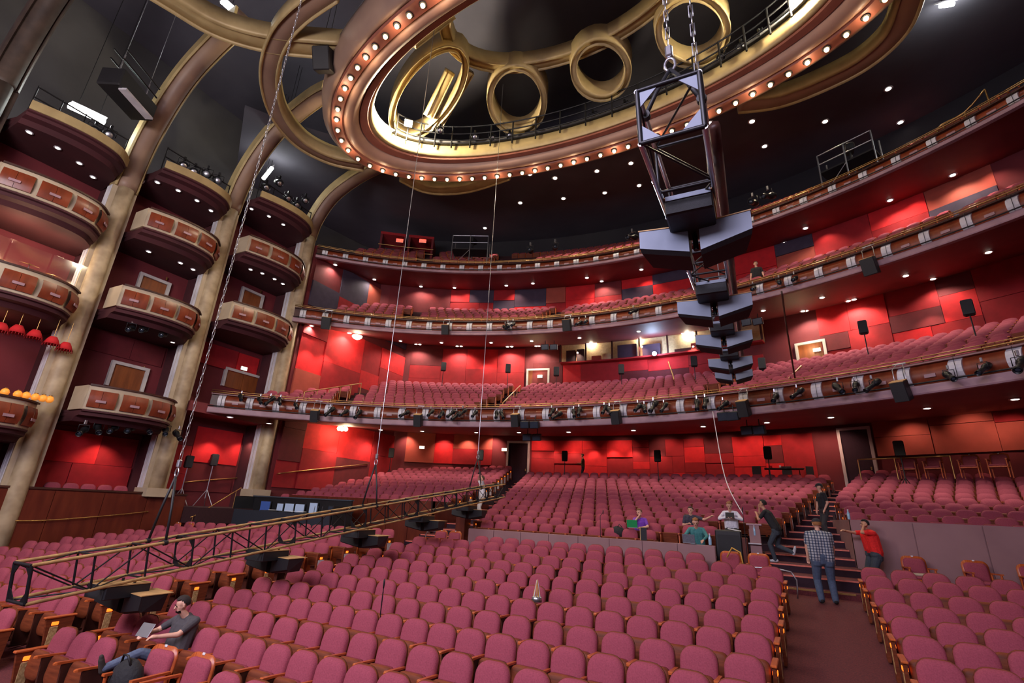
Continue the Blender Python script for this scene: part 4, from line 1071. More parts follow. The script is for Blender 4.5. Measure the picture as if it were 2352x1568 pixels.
def sling(apex, t, s, n, base, w, label):
    r = thing('sling', label, 'sling', apex)
    for i in (-1, 1):
        q = base + s*(i*w/2) + n*(w/2)
        mb = MB(); mb.path([Vector((0, 0, 0)), (q - apex)*.5 + s*(.02*i), q - apex], .022, 6); mb.build('strap', M['black'], r)
        mb = MB(); mb.tube(q - apex - t*.03, q - apex + t*.03, .045, n=8); mb.build('strap_wrap', M['black'], r)
    mb = MB(); mb.path([Vector((.05*math.cos(a), 0, .06 + .08*math.sin(a))) for a in [2*math.pi*i/12 for i in range(12)]], .014, 6, closed=True); mb.build('shackle', M['steel'], r)
    mb = MB(); mb.cbox((0, 0, .22), (.07, .07, .14), 0, None, .015); mb.build('hook_block', M['steel'], r)
# the truss lowered over the seats
root, A, t, s, n, L = box_truss((-4.15, 3.62, 2.20), (-4.55, 18.4, 4.20), .50, 'truss', 'long black box truss with warm-lit chords lowered over the seats', 20, 'trusslit')
cl_txt = ['over the front rows of the lowered truss end', 'second along the lowered truss', 'third along the lowered truss', 'fourth along the lowered truss', 'last along the lowered truss, by the white-shirted man']
for k in range(5):
    P = A + t*(1.35 + 2.75*k) - n*.27
    cluster(P, t, s, 'black speaker cluster under the truss, ' + cl_txt[k], 'speaker clusters under the lowered truss', 1.05, .52, 'black')
for k, (d, tx) in enumerate(((1.75, 'by the seated man with the tablet'), (7.1, 'by the black mixing desk'), (12.9, 'by the white-shirted man'))):
    base = A + t*d; ap = base + Vector((0, 0, 1.35))
    sling(ap, t, s, n, base, .5, 'black two-leg sling lifting the lowered truss ' + tx)
    chain(ap + Vector((0, 0, .28)), Vector((ap.x, ap.y, 24.0)), 'silver hoist chain above the lowered truss ' + tx, links=(k == 0))
# the truss hung high with speakers facing the stage
root, A, t, s, n, L = box_truss((4.97, 3.45, 6.80), (4.73, 18.3, 8.80), .52, 'truss', 'aluminium box truss hung high in the hall carrying speaker clusters', 16, 'steel')
hi = ['nearest the stage on the high truss', 'second along the high truss', 'third along the high truss', 'fourth along the high truss', 'last along the high truss above the upper stalls']
hi[0] = 'first along the high truss, over the front seats'
for k, d in enumerate((1.45, 4.55, 7.45, 10.95, 13.7)):
    P = A + t*d - n*.27
    cluster(P, t, s, 'black speaker cluster with lit faces, ' + hi[k], 'speaker clusters under the high truss', .95)
lm = MB(); lm.path([A + t*d + s*.33 - n*(.05 + .05*math.sin(d*2.1)) for d in frange(.3, L-.3, 30)], .05, 6)
o = lm.build('cable_loom', M['darkwood']); tag(o, 'brown cable loom tied along the high truss', 'cable')
for k, (d, tx) in enumerate(((.35, 'at its stage end'), (9.0, 'at its middle'))):
    base = A + t*d; ap = base + Vector((0, 0, .75))
    sling(ap, t, s, n, base, .5, 'short bridle lifting the high truss ' + tx)
    chain(ap + Vector((0, 0, .28)), Vector((ap.x, ap.y, 24.0)), 'silver hoist chain above the high truss ' + tx, links=(k == 0))
tb = A + t*.2 + s*.24; chain(tb + n*.28, Vector((tb.x, tb.y, 24.0)), 'second slim chain beside the high truss bridle', links=True)
for d in (1.0, 4.1, 7.0, 10.4):
    p = A + t*d - s*.30 - n*.1
    r = thing('strip_light', 'white strip light tied to the side of the high truss', 'strip lamp', p, 0, 'strip lights on the high truss')
    mb = MB(); mb.tube((0, 0, 0), t*.9, .03, n=8); mb.build('tube', emis('cool_tube', (225, 235, 255), 3.0), r)
    mb = MB(); mb.tube(t*-.03, t*.0, .034, n=8); mb.tube(t*.9, t*.93, .034, n=8); mb.build('cap', M['steel'], r)
# ------------------------------------------------------------------ people
import numpy as np
def capsule(a, b, ra, rb, n=10):
    a, b = Vector(a), Vector(b); d = b - a
    L = d.length; d = d.normalized() if L > 1e-6 else Vector((0, 0, 1)); e = d.orthogonal().normalized(); g = d.cross(e); vs = []; fs = []
    rings = [(a - d*ra, .02*ra), (a - d*ra*.7, ra*.71), (a, ra), (b, rb), (b + d*rb*.7, rb*.71), (b + d*rb, .02*rb)]
    for p, r in rings:
        for i in range(n):
            t = 2*math.pi*i/n; vs.append(p + (e*math.cos(t) + g*math.sin(t))*r)
    for k in range(5):
        for i in range(n): fs.append((k*n+i, k*n+(i+1) % n, k*n+n+(i+1) % n, k*n+n+i))
    fs += [tuple(range(n-1, -1, -1)), tuple(range(5*n, 6*n))]
    return vs, fs
def bend(a, b, l1, l2, hint):
    """joint between a and b for two segments, bent towards hint; also pulls b in reach"""
    a, b = Vector(a), Vector(b); d = b - a; L = min(d.length, (l1+l2)*.995); d = d.normalized(); b = a + d*L
    x = (l1*l1 - l2*l2 + L*L)/(2*L); h = math.sqrt(max(0, l1*l1 - x*x)); hv = Vector(hint); hv = hv - d*hv.dot(d); hv = hv.normalized()
    return a + d*x + hv*h, b
RAW = []
PM = {}
def cloth(name, rgb, **k):
    if name not in PM: PM[name] = mat(name, rgb, .85, scale=25, **k)
    return PM[name]
def person(label, loc, heading, S=1.0, pelvis=(0, 0, .94), chest=None, head=None, look=(0, 1, 0), LH=None, RH=None, LF=None, RF=None,
           LE=(-.6, -.6, -.5), RE=(.6, -.6, -.5), LK=(-.1, 1, 0), RK=(.1, 1, 0), mats=None, sleeve=.5, hair=((60, 42, 30), 'short'), cap=None, beard=False, wide=1.0, fine=.011, extras=None, sh_turn=0.0, forearm_cloth=False):
    V = Vector; pelvis = V(pelvis); chest = V(chest) if chest else pelvis + V((0, .02, .42)); up = (chest - pelvis).normalized()
    side = V((math.cos(sh_turn), math.sin(sh_turn), 0)); 
    head = V(head) if head else chest + V((0, .03, .33))
    hip = {s: pelvis + V((s*.10*wide, 0, -.03)) for s in (-1, 1)}; sho = {s: chest + side*(s*.185*wide) + up*.09 for s in (-1, 1)}
    hand = {-1: V(LH) if LH else sho[-1] + V((-.10, .08, -.54)), 1: V(RH) if RH else sho[1] + V((.10, .08, -.54))}
    foot = {-1: V(LF) if LF else V((-.11, 0, .07)), 1: V(RF) if RF else V((.11, 0, .07))}
    eh = {-1: LE, 1: RE}; kh = {-1: LK, 1: RK}
    C = []                                       # (a, b, ra, rb, material)
    SK, SH, PA, BO = 0, 1, 2, 3
    w = wide
    for s in (-1, 1):
        C.append((hip[s] + V((0, 0, .05)), chest + side*(s*.09*w) + up*.02, .115*w, .125*w, SH))
        C.append((hip[s] + V((0, .02, .02)), hip[s] + V((0, 0, -.06)), .115*w, .10*w, PA))
        C.append((chest + side*(s*.08*w) + up*.06, sho[s] - side*(s*.02), .11*w, .068, SH))
    C.append((pelvis + V((0, .01, .02)), pelvis + V((0, 0, -.04)), .12*w, .10*w, PA))
    C.append((pelvis + V((0, .03*w, .10)), chest, .12*w, .13*w, SH))
    nb = chest + up*.13 + V((0, .0, 0)); C.append((nb - up*.03, head - V((0, 0, .07)), .058, .05, SK)); C.append((nb - up*.04, nb, .075, .062, SH))
    lk = V(look).normalized(); lr = lk.cross(V((0, 0, 1))).normalized(); lu = lr.cross(lk)
    # head: skull, jaw, nose, ears
    C.append((head + lu*.045 - lk*.015, head + lu*.02 - lk*.005, .088, .086, SK)); C.append((head - lu*.02 + lk*.015, head - lu*.065 + lk*.035, .072, .048, SK))
    C.append((head + lu*.02 + lk*.085, head - lu*.012 + lk*.104, .011, .016, SK))
    for s in (-1, 1): C.append((head + lr*(s*.086) + lu*.02 - lk*.015, head + lr*(s*.086) - lu*.018 - lk*.01, .016, .012, SK))
    for s in (-1, 1):
        el, hd = bend(sho[s], hand[s], .285, .255, V(eh[s])); m = sho[s].lerp(el, min(1, sleeve*1.4) if sleeve < .72 else 1.0)
        C.append((sho[s], m, .062*w**.5, .056*w**.5, SH))
        if sleeve < .72: C.append((m, el, .046, .041, SK)); C.append((el, hd, .040, .028, SK))
        else: C.append((el, el.lerp(hd, .93), .050, .036, SH)); C.append((el.lerp(hd, .9), hd, .030, .028, SK))
        f = (hd - el).normalized(); pr = f.cross(V((0, 0, 1))); pr = pr.normalized() if pr.length > .2 else V((0, 1, 0)); pn = pr.cross(f)
        C.append((hd, hd + f*.065, .028, .034, SK)); C.append((hd + f*.02 + pr*.014, hd + f*.07 + pr*.02, .02, .02, SK)); C.append((hd + f*.02 - pr*.014, hd + f*.07 - pr*.02, .02, .02, SK))
        for k, ln in enumerate((.062, .072, .068, .052)):
            o = pr*(.030 - .020*k); b0 = hd + f*.08 + o; b1 = b0 + (f*.9 - pn*.35)*ln*.55; b2_ = b1 + (f*.55 - pn*.85)*ln*.5
            C.append((b0, b1, .0095, .009, SK)); C.append((b1, b2_, .009, .0075, SK))
        ts = -1 if s > 0 else 1
        t0 = hd + f*.02 + pr*(ts*.028); t1 = t0 + (f*.6 + pr*(ts*.7))*.045; C.append((t0, t1, .012, .011, SK)); C.append((t1, t1 + (f*.9 - pn*.2)*.03, .011, .009, SK))
        kn, ft = bend(hip[s], foot[s], .44, .43, V(kh[s]))
        C.append((hip[s], kn, .098*w, .068*w, PA)); C.append((kn, kn.lerp(ft, .35), .068*w, .066*w, PA)); C.append((kn.lerp(ft, .35), ft, .066*w, .056*w, PA))
        sd = ft - kn; fd = V(kh[s]); fd = V((fd.x, fd.y, 0)).normalized() if abs(sd.normalized().z) > .6 else (V((0, 0, 1)) if True else fd)
        if abs(sd.normalized().z) <= .6: fd = (V((0, 0, 1)) + V((sd.x, sd.y, 0)).normalized()*.25).normalized()
        dn = sd.normalized()
        C.append((ft + dn*.02 - fd*.03, ft + dn*.035 + fd*.13, .046, .038, BO)); C.append((ft + dn*.02, ft + dn*.035 + fd*.17, .044, .03, BO))
    base = thing('person', label, 'person', loc, heading); base.scale = (S, S, S)
    me = bpy.data.meshes.new('raw'); vs = []; fs = []
    for a, b, ra, rb, m in C:
        v_, f_ = capsule(a, b, ra, rb); o = len(vs); vs += [tuple(p) for p in v_]; fs += [tuple(i+o for i in q) for q in f_]
    me.from_pydata(vs, [], fs); raw = bpy.data.objects.new('body_raw', me); COL.objects.link(raw)
    md = raw.modifiers.new('r', 'REMESH'); md.mode = 'VOXEL'; md.voxel_size = fine
    ms = raw.modifiers.new('s', 'SMOOTH'); ms.factor = .5; ms.iterations = 3
    RAW.append((raw, base, C, mats))
    # hair, cap, face
    fr = Matrix((lr, lk, lu)).transposed().to_4x4(); fr.translation = head
    def shell(scale, keep, name, m, nu=20, nv=14, c=(0, -.012, .035)):
        mb = MB(); g = {}
        for j in range(nv+1):
            ph = math.pi*j/nv
            for i in range(nu):
                th = 2*math.pi*i/nu; q = V((math.sin(ph)*math.cos(th), math.sin(ph)*math.sin(th), math.cos(ph)))
                jt = 1 + .02*math.sin(7*th+3*ph)
                g[(i, j)] = (q, V((c[0]+q.x*scale[0]*jt, c[1]+q.y*scale[1]*jt, c[2]+q.z*scale[2]*jt)))
        vs = []; ix = {}; fs = []
        for j in range(nv):
            for i in range(nu):
                qs = [(i, j), ((i+1) % nu, j), ((i+1) % nu, j+1), (i, j+1)]
                if all(keep(g[k][0]) for k in qs):
                    f = []
                    for k in qs:
                        if k not in ix: ix[k] = len(vs); vs.append(g[k][1])
                        f.append(ix[k])
                    fs.append(tuple(reversed(f)))
        n = len(vs); inn = [V(c) + (p - V(c))*.86 for p in vs]
        mb.add(vs + inn, fs + [tuple(reversed([i+n for i in f])) for f in fs], 0, True, fr); return mb.build(name, m, base)
    hm = cloth('hair_%d_%d_%d' % hair[0], hair[0])
    if hair[1] == 'bald': pass
    elif hair[1] == 'long': shell((.105, .115, .125), lambda q: (q.y < .25 and q.z > -.75) or q.z > .45, 'hair', hm)
    else: shell((.101, .112, .112), lambda q: q.z > .55 or (q.y < .30 and q.z > -.15) or (q.y < -.2 and q.z > -.5), 'hair', hm)
    if cap:
        cm = cloth('cap_%d_%d_%d' % cap, cap); cp = shell((.108, .120, .112), lambda q: q.z > .12, 'cap', cm)
        mb = MB(); mb.sweep([[fr @ V((x, .09 + .0*k, .045)), fr @ V((x, .09, .055)), fr @ V((x*.8, .19 - abs(x)*.5, .038)), fr @ V((x*.8, .19 - abs(x)*.5, .03))] for k, x in enumerate((-.08, -.04, 0, .04, .08))]); mb.build('cap_peak', cm, base)
    if beard: shell((.083, .10, .085), lambda q: q.y > .1 and q.z < -.25 and q.z > -.97, 'beard', hm, c=(0, .012, -.025))
    for s in (-1, 1):
        mb = MB(); mb.lathe([(.002, .009), (.009, .004), (.009, -.004), (.002, -.009)], 8, 0, fr @ Tr(s*.032, .082, .018)); mb.build('eye', M['black'], base)
        mb = MB(); mb.cbox((s*.032, .086, .037), (.032, .01, .007), 0, fr); mb.build('eyebrow', hm, base)
    mb = MB(); mb.cbox((0, .090, -.045), (.045, .012, .010), 0, fr); mb.build('mouth', cloth('lips', (164, 92, 84)), base)
    return base, hand, head
def finish_people():
    dg = bpy.context.evaluated_depsgraph_get()
    for raw, base, C, mats in RAW:
        ev = raw.evaluated_get(dg); me = bpy.data.meshes.new_from_object(ev); n = len(me.polygons)
        co = np.empty(n*3, dtype=np.float32); me.polygons.foreach_get('center', co); co = co.reshape(-1, 3)
        best = np.full(n, 1e9); idx = np.zeros(n, dtype=np.int32)
        for a, b, ra, rb, m in C:
            a_, b_ = np.array(a), np.array(b); d = b_ - a_; L2 = float(d @ d) + 1e-9; t = np.clip(((co - a_) @ d)/L2, 0, 1)
            dist = np.linalg.norm(co - (a_ + t[:, None]*d), axis=1) - (ra + (rb-ra)*t)
            k = dist < best; best[k] = dist[k]; idx[k] = m
        me.materials.clear()
        for m in mats: me.materials.append(m)
        me.polygons.foreach_set('material_index', idx); me.polygons.foreach_set('use_smooth', np.ones(n, dtype=bool)); me.update()
        o = bpy.data.objects.new('body', me); COL.objects.link(o); o.parent = base
        bpy.data.objects.remove(raw)
# plaid shirt: crossing bands of colour
pm = bpy.data.materials.new('blue_grey_plaid_shirt'); pm.use_nodes = True; nt = pm.node_tree; bs = nt.nodes['Principled BSDF']; bs.inputs['Roughness'].default_value = .85
tc = nt.nodes.new('ShaderNodeTexCoord'); sep = nt.nodes.new('ShaderNodeSeparateXYZ'); nt.links.new(tc.outputs['Object'], sep.inputs[0])
def stripes(out, sc, w):
    a = nt.nodes.new('ShaderNodeMath'); a.operation = 'MULTIPLY'; a.inputs[1].default_value = sc; nt.links.new(out, a.inputs[0])
    b = nt.nodes.new('ShaderNodeMath'); b.operation = 'FRACT'; nt.links.new(a.outputs[0], b.inputs[0])
    c = nt.nodes.new('ShaderNodeMath'); c.operation = 'LESS_THAN'; c.inputs[1].default_value = w; nt.links.new(b.outputs[0], c.inputs[0]); return c.outputs[0]
mx1 = nt.nodes.new('ShaderNodeMix'); mx1.data_type = 'RGBA'; mx1.inputs['A'].default_value = srgb(168, 170, 172); mx1.inputs['B'].default_value = srgb(70, 84, 112)
nt.links.new(stripes(sep.outputs['X'], 17, .35), mx1.inputs['Factor'])
mx2 = nt.nodes.new('ShaderNodeMix'); mx2.data_type = 'RGBA'; mx2.blend_type = 'MULTIPLY'; mx2.inputs['B'].default_value = srgb(150, 156, 170)
nt.links.new(stripes(sep.outputs['Z'], 17, .38), mx2.inputs['Factor']); nt.links.new(mx1.outputs['Result'], mx2.inputs['A']); nt.links.new(mx2.outputs['Result'], bs.inputs['Base Color'])
SKN = M['skin']
tone2 = mat('tan_skin', (190, 138, 110), .55, var=.05)
jeans = cloth('blue_jeans', (70, 84, 106)); dkj = cloth('dark_grey_jeans', (58, 66, 74)); blk = cloth('black_cotton', (28, 28, 32)); shoeb = cloth('black_leather_shoe', (24, 22, 22)); shoew = cloth('pale_trainer', (196, 198, 200))
PI = math.pi
# the man with his back turned, plaid shirt and jeans
person('heavy man in plaid shirt, jeans and dark cap with his back turned', (6.36, 15.12, floor_z(15.12)+.01), .12, 1.07, pelvis=(0, 0, .93), chest=(0, .02, 1.36), head=(0, .05, 1.66), look=(-.15, 1, -.1),
       LH=(-.26, .16, .92), RH=(.26, .16, .92), LF=(-.13, -.02, .07), RF=(.15, .02, .07), LE=(-1, -.5, -.2), RE=(1, -.5, -.2), mats=[SKN, pm, jeans, shoeb], hair=((150, 100, 56), 'short'), cap=(36, 36, 44), wide=1.22)
# the man in red, one arm stretched along the parapet
person('stout man in bright red shirt resting an outstretched arm on the aisle parapet', (7.72, 17.05, floor_z(15.6)+.17), PI/2 + .35, 1.0, pelvis=(0, 0, .90), chest=(0, .05, 1.32), head=(0, .12, 1.62), look=(0, 1, -.05),
       LH=(-.10, .20, 1.58), RH=(.12, .62, 1.44), LE=(-.5, .6, -.6), RE=(.4, .3, -1), mats=[tone2, cloth('bright_red_cotton', (220, 32, 30)), dkj, shoeb], hair=((30, 26, 26), 'short'), wide=1.30)
# man in black with cap on the stair
person('man in black shirt and cap standing on the aisle stair with a water bottle', (6.98, 20.3, p_floor(4)+.01), PI*.62, 1.0, head=(0, .06, 1.68), look=(.15, 1, -.15), LH=(-.22, .10, .95), RH=(.26, .12, .92), RE=(1, -.4, 0), LF=(-.12, .05, .07), RF=(.13, -.05, .07),
       mats=[SKN, blk, cloth('dark_trousers', (52, 50, 52)), shoeb], hair=((60, 44, 34), 'short'), cap=(30, 30, 34))
# man in black t-shirt leaning on the lectern, one foot kicked back
person('man in black shirt and jeans leaning on the pale lectern, chin on hand', (5.36, 17.30, p_floor(1)+.01), PI/2 - .25, 1.0, pelvis=(0, -.10, .90), chest=(0, .10, 1.30), head=(0, .22, 1.60), look=(0, 1, .05),
       LH=(-.06, .40, 1.32), RH=(.16, .36, 1.50), LE=(-.3, .6, -1), RE=(.2, .5, -1), LF=(-.06, .02, .07), RF=(.14, -.42, .30), RK=(.2, 1, -.2), mats=[tone2, blk, dkj, shoew], hair=((36, 28, 26), 'short'))
# seated crew in the upper stalls
SEAT = dict(pelvis=(0, -.05, .50), LF=(-.13, .42, .07), RF=(.13, .42, .07), LK=(-.15, .6, 1), RK=(.15, .6, 1))
def seated(label, u, v, z, heading, **k):
    d = dict(SEAT); d.update(k); return person(label, (u, v, z), heading, **d)
seated('seated man in purple t-shirt with chin in hand behind the green laptop', 1.36, 17.62, p_floor(1), PI - .1, chest=(0, .02, .90), head=(0, .10, 1.20), look=(.25, 1, -.15), RH=(-.02, .22, 1.08), RE=(.6, .5, -1), LH=(-.14, .36, .74), LE=(-1, -.2, -.6),
       mats=[SKN, cloth('purple_cotton', (116, 58, 170)), blk, shoeb], hair=((112, 76, 46), 'short'), beard=True)
seated('seated man in dark shirt pointing across the seats with a straight arm', 2.88, 18.55, p_floor(2), PI + .15, chest=(0, .05, .86), head=(0, .12, 1.14), look=(.3, 1, -.05), LH=(-.62, .34, .98), LE=(-.2, .1, -1), RH=(.1, .3, .72),
       mats=[SKN, cloth('dark_slate_shirt', (62, 60, 72)), blk, shoeb], hair=((70, 54, 44), 'short'))
seated('seated woman in teal shirt with a name tag working at the grey laptop', 3.27, 16.80, p_floor(0), PI, chest=(0, .08, .92), head=(0, .22, 1.19), look=(0, 1, -.5), LH=(-.22, .50, .72), RH=(.22, .50, .72), LE=(-1, -.2, -.4), RE=(1, -.2, -.4), LF=(-.13, .25, .07), RF=(.13, .25, .07),
       mats=[SKN, cloth('teal_cotton', (62, 124, 124)), blk, shoeb], hair=((146, 96, 56), 'long'), sleeve=.9)
seated('man in white shirt reading a tablet behind the black equipment case', 4.16, 18.30, p_floor(2), PI, pelvis=(0, -.05, .62), chest=(0, .03, 1.04), head=(0, .14, 1.34), look=(0, 1, -.5), LH=(-.12, .34, .98), RH=(.12, .34, .98), LE=(-1, -.2, -.5), RE=(1, -.2, -.5), LF=(-.13, .36, .12), RF=(.13, .36, .12),
       mats=[SKN, cloth('white_shirt_cotton', (222, 222, 230)), blk, shoeb], hair=((140, 96, 60), 'short'), sleeve=.9)
# far figures
person('man in white clothes raising both hands to his head beside the lowered truss', (-6.42, 20.2, p_floor(4)+.01), PI*.75, 1.03, look=(.3, 1, .1), LH=(-.16, .16, 1.80), RH=(.16, .16, 1.80), LE=(-1, .2, .2), RE=(1, .2, .2), mats=[SKN, M['white'], cloth('pale_trousers', (206, 200, 190)), shoeb], hair=((90, 70, 56), 'short'), fine=.014)
person('man in patterned shirt standing against the bright red back wall', (-4.75, 29.55, p_floor(15)+.01), PI*.6, .92, look=(.1, 1, -.3), LH=(-.05, .32, 1.2), RH=(.1, .32, 1.2), LE=(-.6, -.3, -1), RE=(.6, -.3, -1), mats=[SKN, cloth('olive_print_shirt', (120, 108, 78)), dkj, shoeb], hair=((90, 66, 46), 'short'), fine=.014)
person('figure in black standing in the aisle of the middle balcony', arc(b2['c'], b2['R']+1.4, polar(b2, on_cyl(1740, 640, b2['c'], b2['R']+1.4))[0], b2['row0']), PI, 1.0, mats=[SKN, blk, blk, shoeb], hair=((120, 90, 60), 'short'), fine=.016)
# the man with a tablet, sprawled in the front rows
person('seated man in dark grey shirt and jeans reading a tablet, feet up', (-3.05, 5.42, floor_z(5.42)), PI + .15, 1.0, pelvis=(0, .06, .50), chest=(.0, -.02, .92), head=(.04, .08, 1.22), look=(.55, 1, -.35), LH=(-.02, .42, .86), RH=(.26, .40, .86), LE=(-.8, -.2, -.8), RE=(.9, -.2, -.6),
       LF=(.12, .80, .10), RF=(.30, .86, .52), LK=(.1, .1, 1), RK=(.1, .1, 1), mats=[SKN, cloth('charcoal_polo_cotton', (70, 66, 68)), cloth('faded_jeans', (92, 104, 126)), cloth('dark_suede_shoe', (58, 50, 44))], hair=((40, 30, 26), 'short'), beard=True, fine=.008)
finish_people()
# ------------------------------------------------------------------ loose chairs, stands, speakers, desks
def loose_chair(u, v, z, rz, label, group='loose wooden armchairs', clutter=False):
    r = thing('armchair', label, 'chair', (u, v, z), rz, group)
    mb = MB(); cushion(mb, outline(.46, .42, .86, .10, .04), .03, -.01, .03, .16, .6, 2); mb.build('backrest', M['fabric'], r)
    mb = MB(); cushion(mb, outline(.54, .36, .91, .13, .05), .05, .03, -.008, .16, .6, 1); mb.build('back_frame', M['armwood'], r)
    mb = MB(); mb.cbox((0, -.20, .43), (.48, .46, .08), 0, None, .03); mb.build('seat', M['fabric'], r)
    mb = MB(); mb.cbox((0, -.20, .375), (.52, .48, .05), 0, None, .01); mb.build('seat_rail', M['armwood'], r)
    for sx in (-1, 1):
        mb = MB(); mb.sweep([[(sx*.27-.025, .10, .62), (sx*.27+.025, .10, .62), (sx*.27+.025, .10, .65), (sx*.27-.025, .10, .65)], [(sx*.27-.03, -.42, .64), (sx*.27+.03, -.42, .64), (sx*.27+.03, -.42, .67), (sx*.27-.03, -.42, .67)]]); mb.build('armrest', M['armwood'], r)
        for y, zt in ((-.38, .64), (.08, .62)):
            mb = MB(); mb.tube((sx*.26, y, 0), (sx*.265, y, zt), .018, .024, 6); mb.build('leg', M['armwood'], r)
    mb = MB(); mb.cbox((0, .175, .905), (.05, .02, .03), 0, None, .005); mb.build('number_tag', M['white'], r)
    return r
LZ = floor_z(15.6) + .16
loose_chair(-2.50, 4.72, floor_z(4.72), .12, 'wooden armchair with plum seat beside the black bag')
loose_chair(-1.74, 4.78, floor_z(4.78), .02, 'wooden armchair with plum seat at the cut row, next to another armchair')
for u, t in ((-4.85, 'next to the low parapet by the mixing side'), (-5.45, 'closest to the brown parapet by the mixing side')): loose_chair(u, 15.62, floor_z(15.6), 0, 'wooden armchair with plum seat ' + t)
for u, t in ((4.22, 'under the black equipment case'), (4.92, 'under the pale lectern')): loose_chair(u, 15.70, floor_z(15.7), 0, 'wooden armchair with plum seat ' + t)
for u, v, t in ((8.55, 16.95, 'behind the stout man in red, with folded cloth'), (9.75, 16.85, 'turned sideways by the grey-mauve parapet'), (10.75, 16.75, 'farther along the grey-mauve parapet')): loose_chair(u, v, LZ, .1, 'wooden armchair ' + t)
for u, v, t in ((-16.7, 12.75, 'at the foot of the small stair by the mahogany wall'), (-16.0, 12.85, 'between the small stair and the mixing desk')): loose_chair(u, v, floor_z(v), -.15, 'wooden armchair with plum seat ' + t)
for x, t in ((2090, 'first'), (2148, 'second'), (2232, 'third'), (2300, 'fourth')):
    p = on_cyl(x, 1078, CW, RW-2.0); loose_chair(p.x, p.y, p_floor(14)+.35, -math.atan2(p.x, p.y), '%s wooden armchair behind the rail at the top of the side stalls' % t)
# towel on a loose chair
mb = MB(); mb.cbox((8.55, 16.72, LZ+.50), (.34, .22, .06), 0, None, .02); tag(mb.build('folded_cloth', M['cream']), 'folded pale cloth lying on an armchair', 'cloth')

# small stair by the mahogany wall
st = thing('stair', 'short dark stair with copper nosings between mahogany wall and mixing desk', 'stair', kind='structure')
for k in range(6):
    v0 = 13.45 + .3*k; z = floor_z(13.4) + .22*(k+1)
    mb = MB(); mb.box((-17.35, v0, floor_z(13.4)-.2), (-16.45, v0+.34, z)); mb.build('step', M['riser'], st)
    mb = MB(); mb.box((-17.35, v0-.012, z-.03), (-16.45, v0+.05, z+.006)); mb.build('step_nosing', M['nosing'], st)
def rail(pts, label, r=.022, m='brass', posts=()):
    o = thing('handrail', label, 'handrail', kind='structure')
    mb = MB(); mb.path(smooth_pts(pts, 3), r, 6); mb.build('bar', M[m], o)
    for a, b in posts: mb = MB(); mb.tube(a, b, r*.8, n=6); mb.build('post', M[m], o)
w_ = UL + .12
P_ = [at_u(x, y, w_) for x, y in ((20, 1196), (100, 1195), (200, 1188), (290, 1180), (340, 1174))]
rail(P_, 'slim brass handrail along the mahogany wall', .02, 'brass', [(p, Vector((UL+.03, p.y, p.z-.06))) for p in P_[1:]])
rail([Vector((-16.42, 13.2, 2.55)), Vector((-16.42, 13.6, 2.75)), Vector((-16.42, 15.2, 3.85))], 'brass handrail climbing the short stair', .022, 'brass', [(Vector((-16.42, 13.3, 1.6)), Vector((-16.42, 13.3, 2.6))), (Vector((-16.42, 15.0, 2.9)), Vector((-16.42, 15.0, 3.72)))])
pr_ = [at_u(x, y, UB+.15) for x, y in ((425, 1107), (480, 1102), (565, 1096))]
rail(pr_, 'brass handrail on the red wall behind the tripod speakers', .03, 'brass', [(p, p - Vector((.13, 0, .05))) for p in pr_])
pr_ = [at_u(x, y, UL+.15) for x, y in ((640, 1087), (720, 1078), (845, 1065))]
rail(pr_, 'brass handrail climbing the red side wall of the stalls', .03, 'brass', [(p, p - Vector((.13, 0, .05))) for p in pr_])
pts = [at_v(x, y, 16.05) for x, y in ((978, 1240), (981, 1222), (1012, 1222), (1018, 1240))]
rail(pts, 'short steel guard rail at the foot of the aisle by the brown parapet', .022, 'steel')
pts = [Vector((4.55, 15.35, floor_z(15.3)+.62)), Vector((5.65, 15.35, floor_z(15.3)+.60)), Vector((5.72, 15.35, floor_z(15.3)))]
rail(pts, 'steel rail in front of the armchairs under the lectern', .02, 'steel', [(Vector((4.6, 15.35, floor_z(15.3))), Vector((4.6, 15.35, floor_z(15.3)+.62)))])
pts = [on_cyl(x, 1082, CW, RW-2.7) for x in (1975, 2060, 2190)]
rail([Vector((p.x, p.y, p_floor(14)+1.15)) for p in pts], 'brass guard rail at the top of the side stalls', .03, 'brass', [(Vector((p.x, p.y, p_floor(14)+.3)), Vector((p.x, p.y, p_floor(14)+1.15))) for p in pts])

# ---- speakers
def stand_speaker(top, zf, label, group, aim, s=1.0, m='blackmetal'):
    """loudspeaker on a pole with tripod; top = centre of the cabinet"""
    r = thing('stand_speaker', label, 'speaker', Vector((top.x, top.y, zf)), 0, group)
    h = top.z - zf; a = math.atan2(aim[0], -aim[1]); Mx = Tr(0, 0, h) @ Rz(a)
    mb = MB(); mb.cbox((0, 0, 0), (.36*s, .34*s, .62*s), 0, Mx, .05); c = mb.build('cabinet', M['black'], r)
    mb = MB(); mb.cbox((0, -.175*s, 0), (.32*s, .012, .57*s), 0, Mx); mb.build('grille', M['blackgrille'], c)
    mb = MB(); mb.tube((0, 0, .35), (0, 0, h-.31*s), .022, n=8); mb.build('pole', M[m], r)
    for k in range(3):
        t = 2*math.pi*k/3 + .4; e = Vector((math.cos(t), math.sin(t), 0))*.45
        mb = MB(); mb.tube((0, 0, .75), e, .016, n=6); mb.build('leg', M[m], r)
    return r
def zrow(v0, side): 
    i = max(0, min(NP+1, int((v0 - VP0 + .5)/DP))); return p_floor(i) + (.42 if side and i <= NP else 0)
